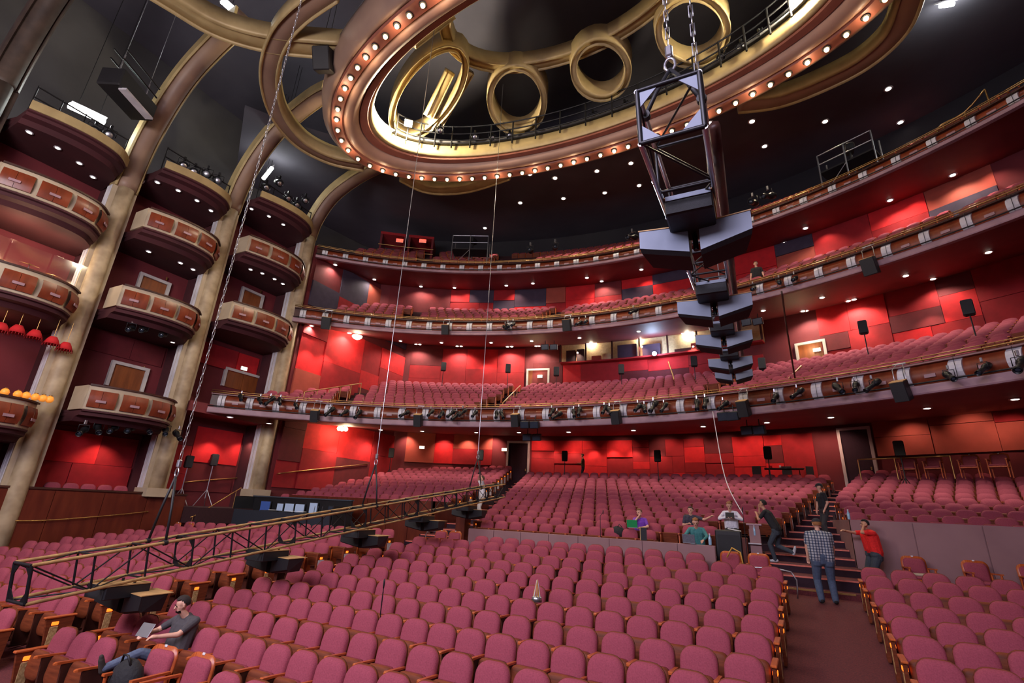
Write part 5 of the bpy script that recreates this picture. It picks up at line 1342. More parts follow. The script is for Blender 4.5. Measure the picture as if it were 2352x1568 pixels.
for x, y, v, sd, t in ((899, 1040, 25.6, 1, 'by the red side wall of the stalls'), (1104, 1045, 26.0, 1, 'above the white-clothed man'), (1297, 1047, 28.4, 0, 'before the relief panels of the back wall'), (1510, 1047, 27.6, 0, 'before the middle of the back wall'), (1763, 1040, 27.6, 0, 'beside the folding table'), (2065, 1030, 25.0, 1, 'behind the rail of the side stalls')):
    p = at_v(x, y, v); v0 = v + KC*(p.x+.6)**2; stand_speaker(p, zrow(v0, sd), 'black loudspeaker on a tripod ' + t, 'loudspeakers on stands in the stalls', (EYE.x-p.x, EYE.y-p.y))
for x, y, t in ((434, 1060, 'next to the column foot'), (492, 1056, 'with white legs on the raised floor')):
    p = at_u(x, y, -18.6); stand_speaker(p, 2.96, 'black loudspeaker on a tripod ' + t, 'loudspeakers on white stands', (1, -.3), .9, 'steel')
b1 = BAL[0]
for x, y, j, t in ((1019, 842, 8, 'at the back near the side wall'), (1167, 846, 8, 'before the lit red panels'), (1278, 853, 7, 'beside the lit doorway'), (1427, 848, 7, 'under the control booth'), (1594, 830, 7, 'under the booth lamp'), (1750, 835, 7, 'beyond the control booth'), (1982, 752, 6, 'by the far doorway'), (2223, 707, 5, 'on the near wing')):
    p = on_cyl(x, y, b1['c'], b1['R']+.95+.9*j); stand_speaker(p, b1['row0']+b1['rise']*j, 'loudspeaker on a stand in the lower balcony, ' + t, 'loudspeakers in the lower balcony', (EYE.x-p.x, EYE.y-p.y), .95)
def hung_speaker(x, y, b, label, w=.36, h=.56, tilt=.35, dr=.34):
    p = on_cyl(x, y, b['c'], b['R']-dr); th, _ = polar(b, p)
    r = thing('hung_speaker', label, 'speaker', p, -th, 'black speakers hung on the balcony rails')
    Mx = Matrix.Rotation(tilt, 4, 'X'); mb = MB(); mb.cbox((0, 0, 0), (w, .36, h), 0, Mx, .02); c = mb.build('cabinet', M['black'], r)
    mb = MB(); mb.cbox((0, -.186, -.01), (w*.92, .012, h*.92), 0, Mx); mb.build('grille', M['blackgrille'], c)
    mb = MB(); mb.cbox((0, 0, h/2+.012), (w*.98, .34, .022), 0, Mx); mb.build('top_board', M['tanwood'], c)
    zt = b['z'] + b['hf'] - p.z
    mb = MB()
    for sx in (-1, 1): mb.path([Vector((sx*w*.4, .1, 0)), Vector((sx*w*.4, .12, zt*.8)), Vector((sx*w*.2, dr-.05, zt))], .014, 5)
    mb.tube((-w*.45, dr-.06, zt), (w*.45, dr-.06, zt), .03, n=6); mb.build('bracket', M['steel'], r)
for x, y, t in ((723, 955, 'first speaker from the opera boxes'), (960, 965, 'second speaker from the opera boxes'), (1184, 965, 'third speaker from the opera boxes'), (1415, 958, 'fourth speaker from the opera boxes'), (1708, 938, 'fifth speaker from the opera boxes'), (2070, 898, 'sixth speaker from the opera boxes')):
    hung_speaker(x, y, BAL[0], 'black speaker with tan top on the lower balcony rail, ' + t)
for x, y, t, k in ((749, 742, 'beside the last column', 1.2), (1023, 757, 'before the orange fascia', 1.0), (1302, 747, 'above the control booth', 1.1), (1998, 612, 'on the near wing, tilted down', 1.15)):
    hung_speaker(x, y, BAL[1], 'black speaker with tan top on the middle balcony rail ' + t, .40*k, .56*k)
def monitor(p, th, label, group, w=.42, h=.32):
    r = thing('monitor', label, 'monitor', p, -th, group); Mx = Matrix.Rotation(.25, 4, 'X')
    mb = MB(); mb.cbox((0, 0, 0), (w, .22, h), 0, Mx, .02); mb.build('housing', M['black'], r)
    mb = MB(); mb.cbox((0, -.115, 0), (w*.88, .012, h*.82), 0, Mx); mb.build('screen', M['scr'], r)
    mb = MB(); mb.tube((0, .05, h*.4), (0, .05, h*.5+.25), .02, n=6); mb.build('bracket', M['blackmetal'], r)
M['scr'] = mat('dim_glass_screen', (46, 54, 66), .15, scale=3)
for b, pts, t in ((BAL[0], ((1206, 975), (1228, 975), (1663, 956), (1684, 955)), 'on the lower balcony edge'), (BAL[0], ((1211, 1004), (1233, 1004), (1716, 988), (1744, 987)), 'under the lower balcony'), (BAL[1], ((1252, 797), (1272, 797), (1715, 740), (1741, 738)), 'under the middle balcony')):
    for x, y in pts:
        under = 'under' in t
        p = on_cyl(x, y, b['c'], b['R'] + (1.2 if under else -.25)); th, r_ = polar(b, p); monitor(p, th, 'dark monitor of a pair hung ' + t, 'paired monitors ' + t)
def ellipsoidal(p, d, s, label, group, yoke_up=.3):
    """long-barrelled spotlight with yoke, clamp and lens"""
    r = thing('spotlight', label, 'spotlight', p, 0, group); d = Vector(d).normalized(); Mx = frame_to(d).to_3x3().to_4x4() @ Matrix.Rotation(math.pi/2, 4, 'X') @ Matrix.Scale(s, 4)
    mb = MB(); mb.lathe([(.05, -.34), (.10, -.32), (.115, -.22), (.11, -.10), (.075, -.06), (.075, .20), (.092, .22), (.092, .34), (.082, .34), (.07, .28)], 12, 0, Mx); mb.build('barrel', M['blackmetal'], r)
    mb = MB(); mb.lathe([(.075, .28), (.04, .30), (.005, .305)], 12, 0, Mx); mb.build('lens', M['scr'], r)
    sd = d.cross(Vector((0, 0, 1))).normalized()*.14*s; u_ = Vector((0, 0, yoke_up*s))
    mb = MB(); mb.path([-sd, -sd + u_*.7, sd + u_*.7, sd], .013*s, 5); mb.build('yoke', M['blackmetal'], r)
    mb = MB(); mb.cbox(tuple(u_), (.06*s, .08*s, .14*s), 0, None, .01); mb.build('clamp', M['steel'], r)
rg = random.Random(4)
LB1 = [(553, 913), (597, 920), (620, 920), (643, 921), (680, 932), (757, 945), (790, 948), (822, 951), (929, 950), (989, 948), (1013, 952), (1036, 950), (1048, 955), (1062, 947), (1090, 950), (1140, 952), (1153, 952), (1267, 947), (1279, 954), (1318, 949), (1330, 945), (1388, 940), (1400, 944), (1465, 936), (1480, 938), (1501, 933), (1525, 935), (1601, 929), (1620, 925), (1661, 931), (1780, 914), (1831, 903), (1926, 892), (1965, 888), (2004, 885), (2181, 864), (2259, 847), (2344, 838)]
for x, y in LB1:
    p = on_cyl(x, y, b1['c'], b1['R']-.38); th, _ = polar(b1, p); a = th + math.pi + rg.uniform(-.7, .7)
    ellipsoidal(p, (math.sin(a), math.cos(a), -.55 - rg.uniform(0, .5)), rg.uniform(.8, 1.0), 'black long-barrelled spotlight clamped to the lower balcony rail', 'spotlights on the lower balcony rail')
for x, y in ((1166, 748), (1178, 745), (1330, 742), (1345, 738), (1455, 715), (1825, 640), (1790, 648), (1730, 662), (1160, 752)):
    p = on_cyl(x, y, b2['c'], b2['R']-.35); th, _ = polar(b2, p); a = th + math.pi + rg.uniform(-.6, .6)
    ellipsoidal(p, (math.sin(a), math.cos(a), -.6), .9, 'black spotlight clamped to the middle balcony rail', 'spotlights on the middle balcony rail')
for x, y in ((1218, 575), (1275, 568), (1452, 545), (1765, 450), (1730, 465), (1540, 540)):
    p = on_cyl(x, y, b3['c'], b3['R']+.3); th, _ = polar(b3, p); a = th + math.pi + rg.uniform(-.5, .5)
    ellipsoidal(p, (math.sin(a), math.cos(a), -.4), 1.5, 'bulky black spotlight standing behind the upper balcony rail', 'spotlights on the upper balcony')
for x, y in ((300, 755), (330, 757), (375, 768), (190, 990), (225, 985), (260, 985), (300, 985), (340, 985), (380, 990), (408, 1000)):
    p = at_u(x, y, -16.7); ellipsoidal(p, (1, -.5 + rg.uniform(-.4, .4), -.5), 1.1, 'black spotlight hanging under an opera box front', 'spotlights under the opera boxes')
for x, y in ((225, 320), (245, 335), (250, 310), (215, 300), (420, 380), (445, 395), (475, 400), (500, 415), (640, 420), (660, 455), (680, 470), (690, 490), (700, 460), (610, 430)):
    p = at_u(x, y, -17.0); par_can(p, (1, -.4 + rg.uniform(-.5, .5), -.6), 1.5, 'small black stage lamp on a gallery rail above the opera boxes', False, 'stage lamps on the galleries')
for bay, (x0, y0, x1, y1) in enumerate(((60, 210, 275, 370), (350, 350, 520, 440), (600, 415, 700, 500))):
    g = thing('gallery_rail', 'black pipe rail on the gold-rimmed gallery, %s bay from the proscenium' % ordinal(bay), 'rail', kind='structure')
    z0 = lev[bay][3] + .46; va, vb = COLV[bay]+.7, COLV[bay+1]-.7
    for dz in (.45, .9):
        mb = MB(); mb.tube((-16.9, va, z0+dz), (-16.9, vb, z0+dz), .03, n=6); mb.build('pipe', M['blackmetal'], g)
    for k in range(5):
        v = va + (vb-va)*k/4; mb = MB(); mb.tube((-16.9, v, z0-.3), (-16.9, v, z0+.95), .025, n=6); mb.build('post', M['blackmetal'], g)
# big black speaker rig hung beside the proscenium
p = at_u(300, 205, -15.6); r = thing('speaker_rig', 'large black speaker rig hung under bars near the proscenium column', 'speaker', p)
Mx = Rz(.5); mb = MB(); mb.cbox((0, 0, -.3), (.9, 1.9, .8), 0, Mx, .05); mb.build('cabinet', M['black'], r)
mb = MB(); mb.cbox((.44, 0, -.72), (.3, 1.5, .08), 0, Mx); mb.build('reflector', M['whitepaint'], r)
for y in (-.7, .7):
    mb = MB(); mb.tube(Mx @ Vector((0, y, .1)), Mx @ Vector((0, y, 1.0)), .03, n=6); mb.build('strut', M['steel'], r)
    mb = MB(); mb.tube(Mx @ Vector((0, y, 1.0)), Mx @ Vector((0, y, 26.9-p.z)), .012, n=5); mb.build('cable', M['steel'], r)
for x in (-.25, .25):
    mb = MB(); mb.tube(Mx @ Vector((x, -.95, .55)), Mx @ Vector((x, .95, .55)), .035, n=6); mb.tube(Mx @ Vector((x, -.95, 1.0)), Mx @ Vector((x, .95, 1.0)), .03, n=6); mb.build('bar', M['blackmetal'], r)
p = at_z(742, 125, 20.2); r = thing('hung_speaker', 'dark flat speaker hung beneath the wide gilded band', 'speaker', p)
mb = MB(); mb.cbox((0, 0, -.2), (.7, .5, .9), 0, Rz(.4) @ Matrix.Rotation(.5, 4, 'X'), .04); mb.build('cabinet', M['black'], r)
for k in (-1, 1): mb = MB(); mb.tube((k*.2, 0, .2), (k*.1, 0, 26.9-p.z), .012, n=5); mb.build('cable', M['blackmetal'], r)

# ---- black mixing desk
D = thing('mixing_desk', 'black draped mixing desk with glowing screens behind the block of seats', 'mixing desk', (-13.3, 15.0, floor_z(15.0)))
zb = .15
mb = MB(); mb.box((-3.1, 0, 0), (3.1, .06, 1.25)); mb.build('skirt', cloth('black_drape', (38, 42, 52)), D)
mb = MB(); mb.box((-3.1, .06, 1.12), (3.1, .95, 1.20)); mb.build('desk_top', M['black'], D)
mb = MB(); mb.box((-3.1, .95, 0), (3.1, 1.02, 1.82)); mb.build('back_panel', M['black'], D)
for sx in (-1, 1): mb = MB(); mb.box((sx*3.1-.04, .0, 0), (sx*3.1+.04, 1.0, 1.80 if sx < 0 else 1.6)); mb.build('side_panel', M['black'], D)
mb = MB(); mb.box((-3.12, .9, 1.82), (3.12, 1.06, 1.87)); mb.build('top_shelf', cloth('slate_board', (62, 68, 78)), D)
M['screenwhite'] = emis('pale_screen_glow', (150, 165, 190), .22)
M['screenblue'] = emis('blue_screen_glow', (46, 66, 120), .4)
for x, w, h, m in ((-2.05, .62, .42, 'screenblue'), (-1.05, .38, .30, 'screenwhite'), (-.45, .55, .34, 'screenwhite'), (.22, .55, .34, 'screenwhite'), (1.05, .45, .50, 'screenwhite'), (2.2, .5, .3, 'scr')):
    mb = MB(); mb.cbox((x, .86, 1.42), (w+.05, .05, h+.05), 0, None, .01); s_ = mb.build('screen_frame', M['black'], D)
    mb = MB(); mb.cbox((x, .828, 1.42), (w, .01, h), 0, None); mb.build('screen', M[m], s_)
for x in (-1.4, -.2, .9): mb = MB(); mb.cbox((x, .45, 1.24), (.42, .36, .06), 0, Matrix.Rotation(0, 4, 'X'), .01); mb.build('console', M['blackgrille'], D)
for x, y in ((-.9, .4), (.25, .35), (.75, .5)): mb = MB(); mb.cbox((x, y, 1.30), (.34, .24, .012), 0, Tr(0, 0, 0)); mb.build('paper', M['paper'], D)
for x in (1.5, 1.7, 1.95): mb = MB(); mb.path([Vector((x, .5, 1.2)), Vector((x, .5, 1.45)), Vector((x+.12, .4, 1.55))], .012, 5); mb.build('gooseneck_lamp', M['steel'], D)
# ---- crew clutter along the parapet
def laptop(p, rz, label, lidm, screen=None):
    r = thing('laptop', label, 'laptop', p, rz)
    mb = MB(); mb.cbox((0, 0, .01), (.34, .24, .02), 0, None, .006); mb.build('base', M['steel'], r)
    mb = MB(); mb.cbox((0, 0, .12), (.34, .012, .24), 0, Tr(0, -.12, .015) @ Matrix.Rotation(.28, 4, 'X'), .005); mb.build('lid', lidm, r)
    return r
laptop(Vector((3.16, crv(15.93, 3.16), 2.80)), 0, 'grey laptop open on the parapet before the teal shirt', cloth('grey_laptop_shell', (104, 106, 116)))
l = laptop(Vector((1.30, 16.86, p_floor(0)+.93)), 0, 'green laptop open on a seat back before the purple shirt', emis('green_laptop_shell_glow', (24, 130, 72), .08))  # lid shell given a faint glow, though it is no lamp
mb = MB(); mb.lathe([(.002, .004), (.022, .004), (.022, -.004), (.002, -.004)], 12, 0, Tr(0, -.15, .15) @ Matrix.Rotation(math.pi/2 + .28, 4, 'X')); mb.build('lid_emblem', emis('white_emblem', (230, 255, 240), 1.2), l)
def bottle(p, label, s=1.0):
    r = thing('water_bottle', label, 'bottle', p)
    mb = MB(); mb.lathe([(.03*s, 0), (.034*s, .02*s), (.034*s, .14*s), (.014*s, .19*s), (.014*s, .21*s)], 10); mb.build('body', mat('bottle_blue_%d' % len(bpy.data.materials), (150, 190, 214), .1, var=.1), r)
    mb = MB(); mb.lathe([(.016*s, .21*s), (.016*s, .235*s)], 10); mb.build('cap', M['white'], r)
bottle(Vector((3.72, crv(15.93, 3.72), 2.79)), 'clear water bottle on the end of the low parapet', 1.3)
bottle(Vector((7.42, 18.3, 3.67)), 'clear water bottle on the grey-mauve aisle parapet', 1.2)
bottle(Vector((4.86, 16.95, 2.37+.72)), 'clear water bottle on the lower shelf of the lectern', 1.2)
E_ = thing('equipment_case', 'black equipment case with papers below the white-shirted man', 'case', (4.14, 16.95, p_floor(0)))
mb = MB(); mb.cbox((0, 0, .52), (.72, .42, 1.02), 0, None, .03); mb.build('case_body', M['black'], E_)
mb = MB(); mb.cbox((0, -.215, .55), (.60, .012, .70), 0, None); mb.build('front_panel', M['blackgrille'], E_)
mb = MB(); mb.cbox((.02, .0, 1.06), (.36, .26, .02), 0, Matrix.Rotation(.15, 4, 'Y')); mb.build('papers', M['paper'], E_)
K = thing('lectern', 'pale mauve lectern the man in black leans on', 'lectern', (4.86, 17.02, p_floor(0)+.0))
mb = MB(); mb.cbox((0, .05, .55), (.30, .30, 1.10), 0, None, .01); mb.build('column', M['plasterpink'], K)
mb = MB(); mb.cbox((0, .02, 1.22), (.42, .36, .05), 0, Matrix.Rotation(-.05, 4, 'X'), .01); mb.build('top', M['lip'], K)
mb = MB(); mb.cbox((0, .05, 1.14), (.26, .26, .12)); mb.build('neck', M['plasterpink'], K)
mb = MB(); mb.cbox((-.02, -.14, .70), (.34, .14, .03)); mb.build('shelf', M['whitepaint'], K)
mb = MB(); mb.cbox((0, 0, .42), (.34, .40, .84), 0, None, .02); r = mb.build('wooden_cabinet', M['woodwall'], None, (4.48, 17.0, p_floor(0))); tag(r, 'brown wooden cabinet between black case and pale lectern', 'cabinet')
K = thing('podium', 'brown wooden podium with a small screen beside the lowered truss end', 'podium', (-5.35, 17.05, p_floor(0)))
mb = MB(); mb.cbox((0, 0, .48), (.42, .45, .96), 0, None, .015); mb.build('cabinet', M['woodwall'], K)
mb = MB(); mb.cbox((0, 0, .98), (.50, .52, .05), 0, None, .01); mb.build('top', M['darkwood'], K)
mb = MB(); mb.cbox((.34, .15, 1.10), (.30, .04, .42), 0, None, .01); s_ = mb.build('screen_frame', M['whitepaint'], K)
mb = MB(); mb.cbox((.34, .125, 1.10), (.22, .01, .34)); mb.build('screen', M['screenblue'], s_)
def mic_stand(p, h, label, boom=0.0):
    r = thing('microphone_stand', label, 'microphone stand', p)
    mb = MB(); mb.lathe([(.13, 0), (.13, .02), (.02, .04)], 12); mb.build('base', M['blackmetal'], r)
    mb = MB(); mb.tube((0, 0, .03), (0, 0, h), .010, n=6); mb.build('rod', M['blackmetal'], r)
    mb = MB(); mb.tube((0, 0, h), (boom, 0, h+.12), .008, n=6); mb.lathe([(.01, h+.05), (.017, h+.12), (.017, h+.17), (.006, h+.20)], 8, 0, Tr(boom, 0, 0)); mb.build('microphone', M['black'], r)
p = at_floor(866, 1475, .45); mic_stand(Vector((p.x, p.y, floor_z(p.y))), 1.22, 'thin black microphone stand among the plum seats')
mic_stand(Vector((.35, 16.35, p_floor(0))), 1.25, 'thin microphone stand behind the low parapet', .1)
mic_stand(Vector((4.62, 16.45, p_floor(0))), 1.5, 'microphone stand at the equipment case with a hanging cord')
p = at_floor(1233, 1372, .85); r = thing('cable_cone', 'little cone of yellow and white cords standing on a seat back', 'cone', Vector((p.x, p.y, floor_z(p.y)+.80)))
for k in range(9):
    t = 2*math.pi*k/9; mb = MB(); mb.tube((.07*math.cos(t), .07*math.sin(t), .05), (.01*math.cos(t), .01*math.sin(t), .36), .009, .004, 5); mb.build('cord', cloth('yellow_cord', (206, 160, 70)) if k % 3 else M['white'], r)
mb = MB(); mb.lathe([(.10, -.02), (.10, .06), (.06, .08)], 12); mb.build('collar', M['steel'], r)
r = thing('bag', 'slumped black bag on the armrest beside the wooden armchair', 'bag', (-2.62, 4.52, floor_z(4.5)+.47))
mb = MB(); mb.lathe([(.05, .0), (.24, .02), (.27, .12), (.22, .26), (.12, .34), (.03, .37)], 14, 0, Matrix.Diagonal((1.0, .65, 1, 1))); mb.build('body', cloth('black_nylon', (34, 34, 36), bump=.6), r)
mb = MB(); mb.path([Vector((-.12, -.05, .30)), Vector((-.05, -.08, .42)), Vector((.06, -.08, .42)), Vector((.12, -.05, .30))], .015, 5); mb.build('strap', M['black'], r)
r = thing('bag', 'rounded black bag on a seat beside the green laptop', 'bag', (.75, 16.95, p_floor(0)+.62))
mb = MB(); mb.lathe([(.05, .0), (.24, .02), (.28, .14), (.20, .28), (.04, .34)], 14, 0, Matrix.Diagonal((1.0, .6, 1, 1))); mb.build('body', cloth('black_nylon', (34, 34, 36)), r)
mb = MB(); mb.path([Vector((.0, -.05, .28)), Vector((.08, -.06, .40)), Vector((.18, -.05, .30))], .014, 5); mb.build('handle', M['black'], r)
r = thing('speaker_box', 'small black-fronted speaker with tan side on the low parapet', 'speaker', (1.83, crv(15.93, 1.83), 2.785))
mb = MB(); mb.cbox((0, 0, .19), (.20, .15, .38), 0, Rz(.2), .01); c = mb.build('cabinet', M['tanwood'], r)
mb = MB(); mb.cbox((.01, -.08, .19), (.18, .012, .36), 0, Rz(.2)); mb.build('grille', M['blackgrille'], c)
r = thing('tablet', 'silver tablet held by the seated man in grey', 'tablet', (-3.18, 4.93, floor_z(5.42)+.93), PI + .15)
mb = MB(); mb.cbox((0, 0, 0), (.25, .012, .19), 0, Matrix.Rotation(.5, 4, 'X'), .004); mb.build('shell', M['steel'], r)
mb = MB(); mb.cbox((0, -.008, 0), (.22, .004, .16), 0, Matrix.Rotation(.5, 4, 'X')); mb.build('screen', M['screenwhite'], r)
r = thing('tablet', 'dark tablet held by the man in the white shirt', 'tablet', (4.16, 17.92, p_floor(2)+1.05), PI)
mb = MB(); mb.cbox((0, 0, 0), (.26, .014, .19), 0, Matrix.Rotation(.5, 4, 'X'), .004); mb.build('shell', M['black'], r)
mb = MB(); mb.cbox((0, -.009, 0), (.22, .004, .16), 0, Matrix.Rotation(.5, 4, 'X')); mb.build('screen', M['scr'], r)
# white cord dropping from the lower balcony to the microphone stand
pts = [on_cyl(1637, 945, b1['c'], b1['R']-.2), at_v(1648, 1010, 18.4), at_v(1660, 1075, 17.6), at_v(1676, 1125, 16.9), Vector((4.62, 16.45, p_floor(0)+1.5))]
mb = MB(); mb.path(smooth_pts(pts, 6), .014, 5); tag(mb.build('drop_cable', M['white']), 'white cord drooping from the lower balcony to a microphone stand', 'cord')
pts = [on_cyl(1535, 830, CW, RW-.6), on_cyl(1545, 860, CW, RW-1.5), on_cyl(1552, 882, CW, RW-3.0), on_cyl(1572, 897, CW, RW-4.6)]
mb = MB(); mb.path(smooth_pts(pts, 5), .03, 5); tag(mb.build('drop_cable', cloth('yellow_cord', (206, 160, 70))), 'yellow cord drooping from the control booth over the seats', 'cord')
pts = [at_v(1795, 668, 17.4), at_v(1808, 760, 18.6), at_v(1826, 868, 20.4)]
mb = MB(); mb.path(smooth_pts(pts, 5), .03, 5); tag(mb.build('hanging_rope', M['darkwood']), 'brown rope dropping from the middle balcony rail', 'rope')
mb = MB(); mb.path([Vector((4.55, 15.45, floor_z(15.4)+.62)), Vector((4.5, 15.5, floor_z(15.4)+.95)), Vector((4.3, 15.55, floor_z(15.4)+1.05)), Vector((4.15, 15.6, floor_z(15.4)+.80))], .02, 6)
tag(mb.build('cable_coil', cloth('yellow_cord', (206, 160, 70))), 'yellow cable looped over the armchair rail', 'cable')
# folding table with chairs before the back wall
p0, p1 = at_v(1755, 1073, 28.7), at_v(1846, 1073, 28.7); zf = p_floor(14)
T_ = thing('folding_table', 'black folding table before the back wall with cups on it', 'table', Vector(((p0.x+p1.x)/2, 28.7, zf)))
L_ = p1.x - p0.x; mb = MB(); mb.cbox((0, 0, .98), (L_, .6, .05), 0, None, .01); mb.build('top', M['black'], T_)
for sx in (-1, 1): mb = MB(); mb.path([Vector((sx*L_*.4, -.25, 0)), Vector((sx*L_*.38, 0, .95)), Vector((sx*L_*.4, .25, 0))], .02, 5); mb.build('leg', M['blackmetal'], T_)
for x, c in ((-.55, 'red1'), (-.15, 'white')):
    mb = MB(); mb.lathe([(.035, 0), (.05, .14), (.045, .14)], 10); tag(mb.build('cup', M[c], None, Vector(((p0.x+p1.x)/2+x, 28.7, zf+1.006))), ('red' if c == 'red1' else 'white') + ' cup on the black folding table', 'cup')
for x, t in ((-1.3, 'at the near end of'), (.15, 'behind'), (1.25, 'at the far end of')):
    r = thing('stacking_chair', 'black stacking chair %s the folding table' % t, 'chair', (p0.x + L_/2 + x, 29.0, zf), .2*x)
    mb = MB(); mb.cbox((0, 0, .50), (.44, .42, .05), 0, None, .01); mb.build('seat', M['black'], r)
    mb = MB(); mb.cbox((0, .2, .95), (.44, .04, .42), 0, None, .01); mb.build('backrest', M['black'], r)
    for sx in (-1, 1):
        for y in (-.18, .2): mb = MB(); mb.tube((sx*.2, y, 0), (sx*.2, y, .5 if y < 0 else 1.0), .014, n=5); mb.build('leg', M['blackmetal'], r)

# ---- control booth with lit windows
a0, a1 = on_cyl(1287, 800, CW, RW-.6), on_cyl(1752, 790, CW, RW-.6); t0, t1 = math.atan2(a0.x-CW[0], a0.y-CW[1]), math.atan2(a1.x-CW[0], a1.y-CW[1])
z0, z1 = 13.15, 14.62
BT = thing('control_booth', 'long lit control booth window over the lower balcony', 'control booth', kind='structure')
def arcbox(name, ra, rb, ta, tb, za, zb, m, parent, n=8):
    mb = MB(); mb.sweep([[arc(CW, ra, q, za), arc(CW, ra, q, zb), arc(CW, rb, q, zb), arc(CW, rb, q, za)] for q in frange(ta, tb, n)]); return mb.build(name, M[m], parent)
M['boothcream'] = mat('cream_booth_wall', (206, 184, 140), .7)
gm = bpy.data.materials.new('clear_glass'); gm.use_nodes = True; nt = gm.node_tree; nt.nodes.remove(nt.nodes['Principled BSDF'])
tr_, gl, mx = nt.nodes.new('ShaderNodeBsdfTransparent'), nt.nodes.new('ShaderNodeBsdfGlossy'), nt.nodes.new('ShaderNodeMixShader'); gl.inputs['Roughness'].default_value = .05; mx.inputs[0].default_value = .07
nt.links.new(tr_.outputs[0], mx.inputs[1]); nt.links.new(gl.outputs[0], mx.inputs[2]); nt.links.new(mx.outputs[0], nt.nodes['Material Output'].inputs['Surface']); M['glass'] = gm
arcbox('rear_wall', RW-.12, RW-.08, t0, t1, z0, z1, 'boothcream', BT); arcbox('booth_floor', RW-.62, RW-.08, t0, t1, z0-.1, z0, 'red2', BT); arcbox('booth_head', RW-.66, RW-.08, t0, t1, z1, z1+.1, 'boothcream', BT)
nw = 7
for k in range(nw+1):
    q = t0 + (t1-t0)*k/nw; arcbox('mullion', RW-.66, RW-.58, q-.0016, q+.0016, z0, z1, 'darkwood', BT, 1)
    if k < nw: arcbox('pane', RW-.63, RW-.62, q+.002, t0 + (t1-t0)*(k+1)/nw - .002, z0, z1, 'glass', BT, 2)
for k, (f, w, h, m) in enumerate(((.03, .05, .85, 'black'), (.09, .04, .9, 'black'), (.17, .05, .35, 'rust'), (.23, .04, .45, 'boothcream'), (.31, .10, .95, 'navy'), (.44, .09, .8, 'navy'), (.60, .08, .25, 'darkwood'), (.68, .05, .5, 'rust'), (.76, .06, .35, 'black'), (.86, .08, .6, 'black'))):
    arcbox('equipment_rack', RW-.42, RW-.15, t0+(t1-t0)*f, t0+(t1-t0)*(f+w), z0, z0+h, m, BT, 2)
for f, zz in ((.14, 1.3), (.64, 1.22), (.40, 1.3)):
    q = t0+(t1-t0)*f; arcbox('ceiling_panel_lamp', RW-.50, RW-.22, q, q+.022, z0+zz, z0+zz+.06, 'tubelamp', BT, 2)
    lamp('booth_light', 'POINT', arc(CW, RW-.38, q+.011, z0+zz-.1), 26, (1, .88, .66), None, .1)
FS = thing('follow_spot', 'dazzling blue-white follow spot in the control booth window', 'spotlight', on_cyl(1503, 812, CW, RW-.75))
d = (EYE - FS.location).normalized(); Mx = frame_to(d).to_3x3().to_4x4()
mb = MB(); mb.lathe([(.10, -.25), (.16, -.2), (.16, .1), (.13, .1)], 12, 0, Mx @ Matrix.Rotation(math.pi/2, 4, 'X')); mb.build('barrel', M['steel'], FS)
mb = MB(); mb.lathe([(.005, .08), (.135, .08), (.13, .09), (.005, .1)], 12, 0, Mx @ Matrix.Rotation(math.pi/2, 4, 'X')); mb.build('lens', emis('blue_white_glow', (190, 214, 255), 60), FS)
lamp('follow_spot_beam', 'POINT', FS.location + d*.5 + Vector((0, 0, .1)), 160, (.55, .7, 1), None, .2)
# back wall: lit doorways, and aisle doorways whose shaded depth is a dark panel
def doorway(x0, x1, z0, z1, label, lit, y=880, dbl=False):
    DN[0] += 1
    pa, pb = on_cyl(x0, y, CW, RW), on_cyl(x1, y, CW, RW); qa, qb = (math.atan2(p.x-CW[0], p.y-CW[1])*RW for p in (pa, pb))
    door_at(lambda s, z, d: arc(CW, RW-d-.02, s/RW, z), qa, qb, z0, z1, label, dbl, 'doorwood' if lit else 'riser')
    if lit:
        m = (qa+qb)/2; lamp('doorway_light', 'POINT', arc(CW, RW-.7, m/RW, z1-.2), 30, (1, .75, .4), None, .15)
doorway(1213, 1258, 10.9, 12.75, 'lit golden doorway beside the control booth', True, 890); doorway(1840, 1900, 10.7, 12.6, 'lit golden doorway at the far end of the lower balcony', True, 840)
doorway(1168, 1212, 4.9, 7.7, 'tall dark doorway at the top of the aisle by the lowered truss', False, 1060); doorway(1940, 2005, 5.0, 7.9, 'tall dark doorway at the top of the aisle stair', False, 1050)
